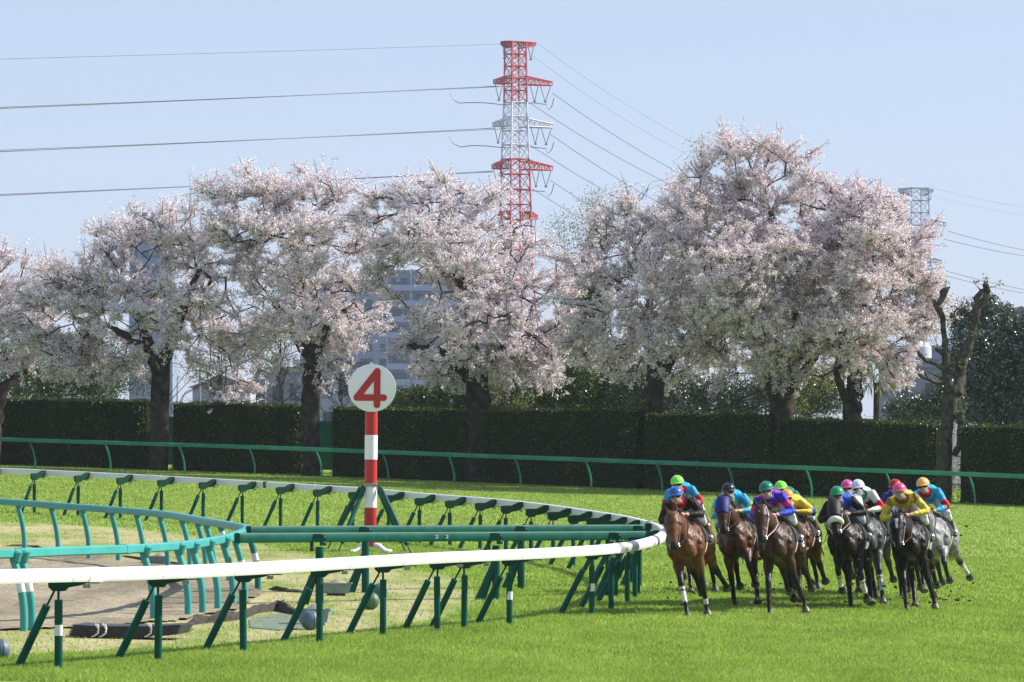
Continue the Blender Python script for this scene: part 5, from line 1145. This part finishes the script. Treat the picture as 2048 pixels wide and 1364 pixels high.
    q.add(V, [(i*seg_+k, (i+1)*seg_+k, (i+1)*seg_+(k+1)%seg_, i*seg_+(k+1)%seg_) for i in range(rn) for k in range(seg_)]+[tuple(rn*seg_+k for k in range(seg_))])
    hm_ = q.build('helmet', flat(cap, .32), root); hm_.rotation_euler = (0,0,0)
    q = MB(); V = []
    for k in range(13):
        a = -1.05+2.1*k/12; e = .055*math.cos(a)**.8; V += [Hc+Vector((.138*math.cos(a), .118*math.sin(a), -.008)), Hc+Vector(((.138+e)*math.cos(a*.95), .121*math.sin(a), -.028)), Hc+Vector(((.136+e)*math.cos(a*.95), .120*math.sin(a), -.040)), Hc+Vector((.134*math.cos(a), .114*math.sin(a), -.024))]
    q.add(V, [(i*4+k, i*4+(k+1)%4, i*4+4+(k+1)%4, i*4+4+k) for i in range(12) for k in range(4)]+[(3,2,1,0),(48,49,50,51)]); q.build('peak', flat(tuple(x*.8 for x in cap), .35), hm_)
    q = MB(); q.tube([Hc+Vector((0,.122*math.sin(6.283*k/24),-.016))+Vector((.143*math.cos(6.283*k/24),0,0)) for k in range(25)], .007, 5, cap=False); q.build('band', flat(tuple(min(1, x*.5+.25) for x in cap), .4), hm_)
    q = MB(); q.sphere(Hc+Vector((0,0,.116)), (.014,.014,.008), 8, 6); q.build('button', flat(cap, .32), hm_)
    for i_ in range(4):
        q = MB(); a = math.pi*i_/4+.2; pts = [Hc+Vector((.1425*math.sin(th)*math.cos(a), .1205*math.sin(th)*math.sin(a), .1255*math.cos(th)-.008)) for th in np.linspace(-math.pi/2, math.pi/2, 19)]; q.tube(pts, .0028, 4, cap=False); q.build('seam', flat(tuple(x*.7 for x in cap), .4), hm_)
    if goggles:
        q = MB(); V = []
        for k in range(13):
            a = -1.15+2.3*k/12
            for (dz, r_) in ((.036, .104), (.018,.116), (-.012,.114), (-.028,.100)): V.append(H+Vector((r_*math.cos(a), r_*.86*math.sin(a), dz-(.0 if abs(a) > .25 or dz > 0 else -.008))))
        q.add(V, [(i*4+k, i*4+4+k, i*4+5+k, i*4+1+k) for i in range(12) for k in range(3)]); g_ = q.build('goggles', M['gog'] if not veil else flat((.30,.33,.36), .3), root)
        q = MB(); q.tube([H+Vector((.10*math.cos(a), .092*math.sin(a), .006)) for a in np.linspace(1.1, 5.18, 15)], .010, 5, cap=False); q.build('strap', flat((.6,.6,.6), .7), g_)
    q = MB(); q.tube([H+Vector((0,.085,.03)), H+Vector((.04,.07,-.07)), H+Vector((.06,0,-.122)), H+Vector((.04,-.07,-.07)), H+Vector((0,-.085,.03))], .006, 5, cap=False); q.build('chin_strap', flat((.7,.7,.7), .6), hm_)
    if whip:
        j = J[whip]; q = MB(); q.tube([j['ha']+Vector((.05,0,.03)), j['ha']+Vector((-.18, whip*.16, -.20)), j['ha']+Vector((-.42, whip*.30, -.42))], [.010,.007,.005], 6); w_ = q.build('whip', M['tack'])
        return root, w_
    return root, None
def put(rt_, px, y, heading, lean=0.0, scale=1.0, dz=0.0):
    g = on(px, y); rt_.location = (g.x, g.y, g.z+dz); a = math.atan2(-math.cos(R(heading)), -math.sin(R(heading))); rt_.rotation_euler = (R(lean), 0, a); rt_.rotation_mode = 'XYZ'; rt_.scale = (scale,)*3
BAY = dict(body=(.15,.058,.024), leg=(.012,.010,.010)); DBAY = dict(body=(.085,.033,.016), leg=(.012,.010,.010)); BRN = dict(body=(.06,.029,.017), leg=(.014,.011,.010)); BLK = dict(body=(.012,.009,.009), leg=(.011,.010,.010)); BLK2 = dict(body=(.018,.012,.010), leg=(.012,.010,.010))
GREY = dict(body=(.26,.26,.26), leg=(.030,.030,.033), mane=(.10,.10,.11), face=(.10,.10,.105), muzzle=(.25,.25,.25)); GREY2 = dict(body=(.075,.078,.085), leg=(.025,.025,.028), mane=(.12,.12,.13), muzzle=(.10,.10,.10))
CY, PK, LI, OR_, NV = (.02,.36,.68), (.80,.10,.32), (.26,.85,.08), (.86,.36,.06), (.010,.014,.030)
# each row: px of the body's middle, foot row, heading, lean, then the horse and its rider
FIELD = [
 dict(p=(1404,1230,10,10), h=dict(label='bay racehorse leading at the rail, glossy red-brown, white bands on its forelegs', coat=BAY, fl='stand', fr='land', hl='trail', hr='fold', drop=.12, white=None, bands={0:(.74,.98),1:(.18,.80)}, fdy=(-.02,.06), hdy=(.10,.06), neck=-.04, nod=-.05),
      r=dict(label='jockey in a royal blue cap and black silks with red chest, nearest the rail', cap=(.035,.12,.42), shirt=(.012,.011,.012), collar=(.40,.012,.014), trousers=(.62,.58,.66), whip=None, low=0.02)),
 dict(p=(1398,1190,9,9), h=dict(label='dark bay racehorse hidden behind the leading bay', coat=DBAY, fl='lift', fr='fold', hl='push', hr='under'),
      r=dict(label='jockey in a lime cap with light blue silks and red armbands, behind the leader', cap=LI, shirt=CY, sleeve=[(.25,.50,(.5,.015,.02))], collar=(.5,.02,.03), low=-0.05)),
 dict(p=(1495,1214,7,8), h=dict(label='bay racehorse in a navy blue hood, second from the rail', coat=DBAY, fl='fold', fr='stand', hl='under', hr='fold', drop=-.06, hood=dict(c=(.006,.010,.12), mark=True), white=[(.5,.93,.035)], neck=-.10, nod=-.02, fdy=(.05,-.02)),
      r=dict(label='jockey in a navy cap and sky blue silks with a yellow-green sash and bands', cap=NV, shirt=CY, sleeve=[(.28,.5,(.60,.68,.08))], sash=(.60,.68,.08), elbow=.02, low=0.00)),
 dict(p=(1585,1226,12,10), h=dict(label='dark brown racehorse with a white and red bridle, in the middle of the front row', coat=BRN, fl='stand', fr='land', hl='trail', hr='fold', drop=.0, tack=(.62,.40,.40), plate=True, white=[(.12,.17,.012)], neck=-.06, nod=-.05, fdy=(.10,-.05)),
      r=dict(label='jockey in a dark green cap and royal blue silks patterned with pink', cap=(.008,.20,.12), shirt=(.05,.03,.50), spots=(.70,.03,.16), sleeve=[(.2,.42,(.70,.03,.16)),(.42,1,(.03,.06,.60))], fwd=-.02, twist=.05, low=-0.08)),
 dict(p=(1603,1184,11,9), h=dict(label='dark racehorse almost hidden behind the brown horse with the white bridle', coat=DBAY, fl='fold', fr='lift', hl='push', hr='under'),
      r=dict(label='jockey in a lime cap half hidden behind the orange capped rider', cap=LI, shirt=(.02,.2,.10), low=0.04)),
 dict(p=(1617,1210,11,9), h=dict(label='chestnut-brown racehorse just behind the brown horse with the white bridle', coat=dict(body=(.12,.045,.02), leg=(.03,.02,.015)), fl='fold', fr='lift', hl='trail', hr='under', plate=True),
      r=dict(label='jockey in an orange cap and yellow silks with a blue armband', cap=OR_, shirt=(.68,.55,.05), sleeve=[(.40,.56,(.02,.04,.35))], elbow=.06, low=0.10)),
 dict(p=(1722,1218,10,10), h=dict(label='black-brown racehorse with a thick white sheepskin noseband and white front bandages', coat=BLK2, fl='lift', fr='fold', hl='under', hr='reach', drop=-.06, noseband=(.70,.70,.66), hood=dict(c=(.012,.012,.014), rim=(.02,.02,.02)), bands={0:(.30,1.0),1:(.28,1.0)}, tack=(.25,.23,.18), fdy=(.02,-.04), neck=-.03),
      r=dict(label='jockey in an emerald cap and black silks with blue back, reaching a whip arm out', cap=(.01,.30,.13), shirt=(.03,.08,.50), sleeve=[(.0,1,(.012,.011,.014))], elbow=.05, whip=-1, trousers=(.55,.58,.68), low=0.00)),
 dict(p=(1734,1188,9,9), h=dict(label='dun-legged racehorse hidden behind the grey with the white hood', coat=dict(body=(.10,.06,.03), leg=(.10,.07,.04)), fl='lift', fr='fold', hl='push', hr='under'),
      r=dict(label='jockey in a bright pink cap, only the cap showing behind the pale capped rider', cap=PK, shirt=(.30,.03,.05), low=-0.02)),
 dict(p=(1759,1205,10,9), h=dict(label='dark grey racehorse in a white hood, behind the black one with the sheepskin noseband', coat=GREY2, fl='land', fr='fold', hl='trail', hr='push', drop=-.07, hood=dict(c=(.62,.64,.70), rim=(.03,.03,.03), ears=True), bands={0:(.2,.9)}, nod=.0, neck=-.03),
      r=dict(label='jockey in a pale lilac-white cap and white silks with red armbands and green yoke', cap=(.62,.66,.82), shirt=(.70,.72,.70), collar=(.02,.16,.08), sleeve=[(.28,.5,(.60,.02,.02))], trousers=(.012,.012,.014), elbow=.0, low=-0.08)),
 dict(p=(1830,1192,9,9), h=dict(label='dark brown racehorse mostly hidden behind the black one on the right', coat=BRN, fl='lift', fr='land', hl='under', hr='push', bands=None),
      r=dict(label='jockey in a red cap with red and blue silks, behind the pink and yellow rider', cap=(.42,.015,.02), shirt=(.03,.04,.30), sleeve=[(.2,1,(.42,.015,.02))], low=-0.06)),
 dict(p=(1848,1218,11,10), h=dict(label='black racehorse with a white stripe on its forehead, right of the pack', coat=BLK, fl='stand', fr='land', hl='fold', hr='under', white=[(.16,.52,.032)], fdy=(.06,-.02), neck=-.06, nod=.05, drop=.14, tack=(.10,.04,.03)),
      r=dict(label='jockey in a pink cap and yellow silks with bronze shoulder stripes', cap=(.72,.10,.20), shirt=(.66,.52,.06), collar=(.20,.10,.03), sleeve=[(.0,.14,(.26,.14,.04))], elbow=.06, veil=True, low=-0.08)),
 dict(p=(1895,1203,12,10), h=dict(label='light grey racehorse with a dark face at the right end of the field', coat=GREY, fl='fold', fr='lift', hl='trail', hr='fold', dapple=True, headwhite=True, bands={2:(.1,1.0)}, hdy=(.12,0), hood=None, neck=-.05),
      r=dict(label='jockey in an apricot cap and sky blue silks with red armbands, at the right end', cap=(.86,.48,.14), shirt=(.02,.38,.66), sleeve=[(.3,.52,(.50,.01,.02))], collar=(.40,.02,.03), trousers=(.60,.62,.70), whip=1, low=-0.14)),
]
import time as _t
for e in FIELD:
    px, y, hd_, ln = e['p']; h = horse(**e['h']); put(h, px, y, hd_, ln, .98); h.scale = (.98, 1.07, .98)
    rdr, wh = rider(**e['r']); put(rdr, px, y, hd_, ln, .98)
    if wh is not None:
        tag(wh, 'thin black whip held by the %s' % ('emerald capped rider' if 'emerald' in e['r']['label'] else 'apricot capped rider'), 'whip', 'whips'); wh.name = 'riding_whip'; put(wh, px, y, hd_, ln, .98)
# clods and dust of turf thrown up behind the hooves
rg = np.random.default_rng(77); clod = mat('clod', (.020,.022,.010), (.05,.045,.02), 20, .95); r = MB()
for i in range(300):
    x = rg.uniform(1330, 1950); y = 1215-rg.exponential(48); s = rg.uniform(108, 126)
    if y < 960: continue
    p = at(x, y, s)
    if p.z < float(gz(p.x, p.y))+.10: continue
    k = rg.uniform(.006, .024)*(2.2 if rg.uniform() < .06 else 1); r.sphere(p, (k*rg.uniform(.7,1.8), k, k*rg.uniform(.5,1.1)), 6, 4)
tag(r.build('flying_dirt', clod), kind='stuff')
# ------------------------------------------------------------------ haze
hm = bpy.data.materials.new('haze'); hm.use_nodes = True; N, L = nodes(hm); N.remove(N['Principled BSDF'])
pv = N.new('ShaderNodeVolumePrincipled'); pv.inputs['Color'].default_value = (.78,.88,1,1); pv.inputs['Density'].default_value = .00010; pv.inputs['Anisotropy'].default_value = .2
L.new(pv.outputs[0], N['Material Output'].inputs['Volume'])
r = MB(); r.box(Vector((0, 690, 38.5)), (700, 1420, 87)); tag(r.build('haze', hm, smooth=False), kind='stuff')
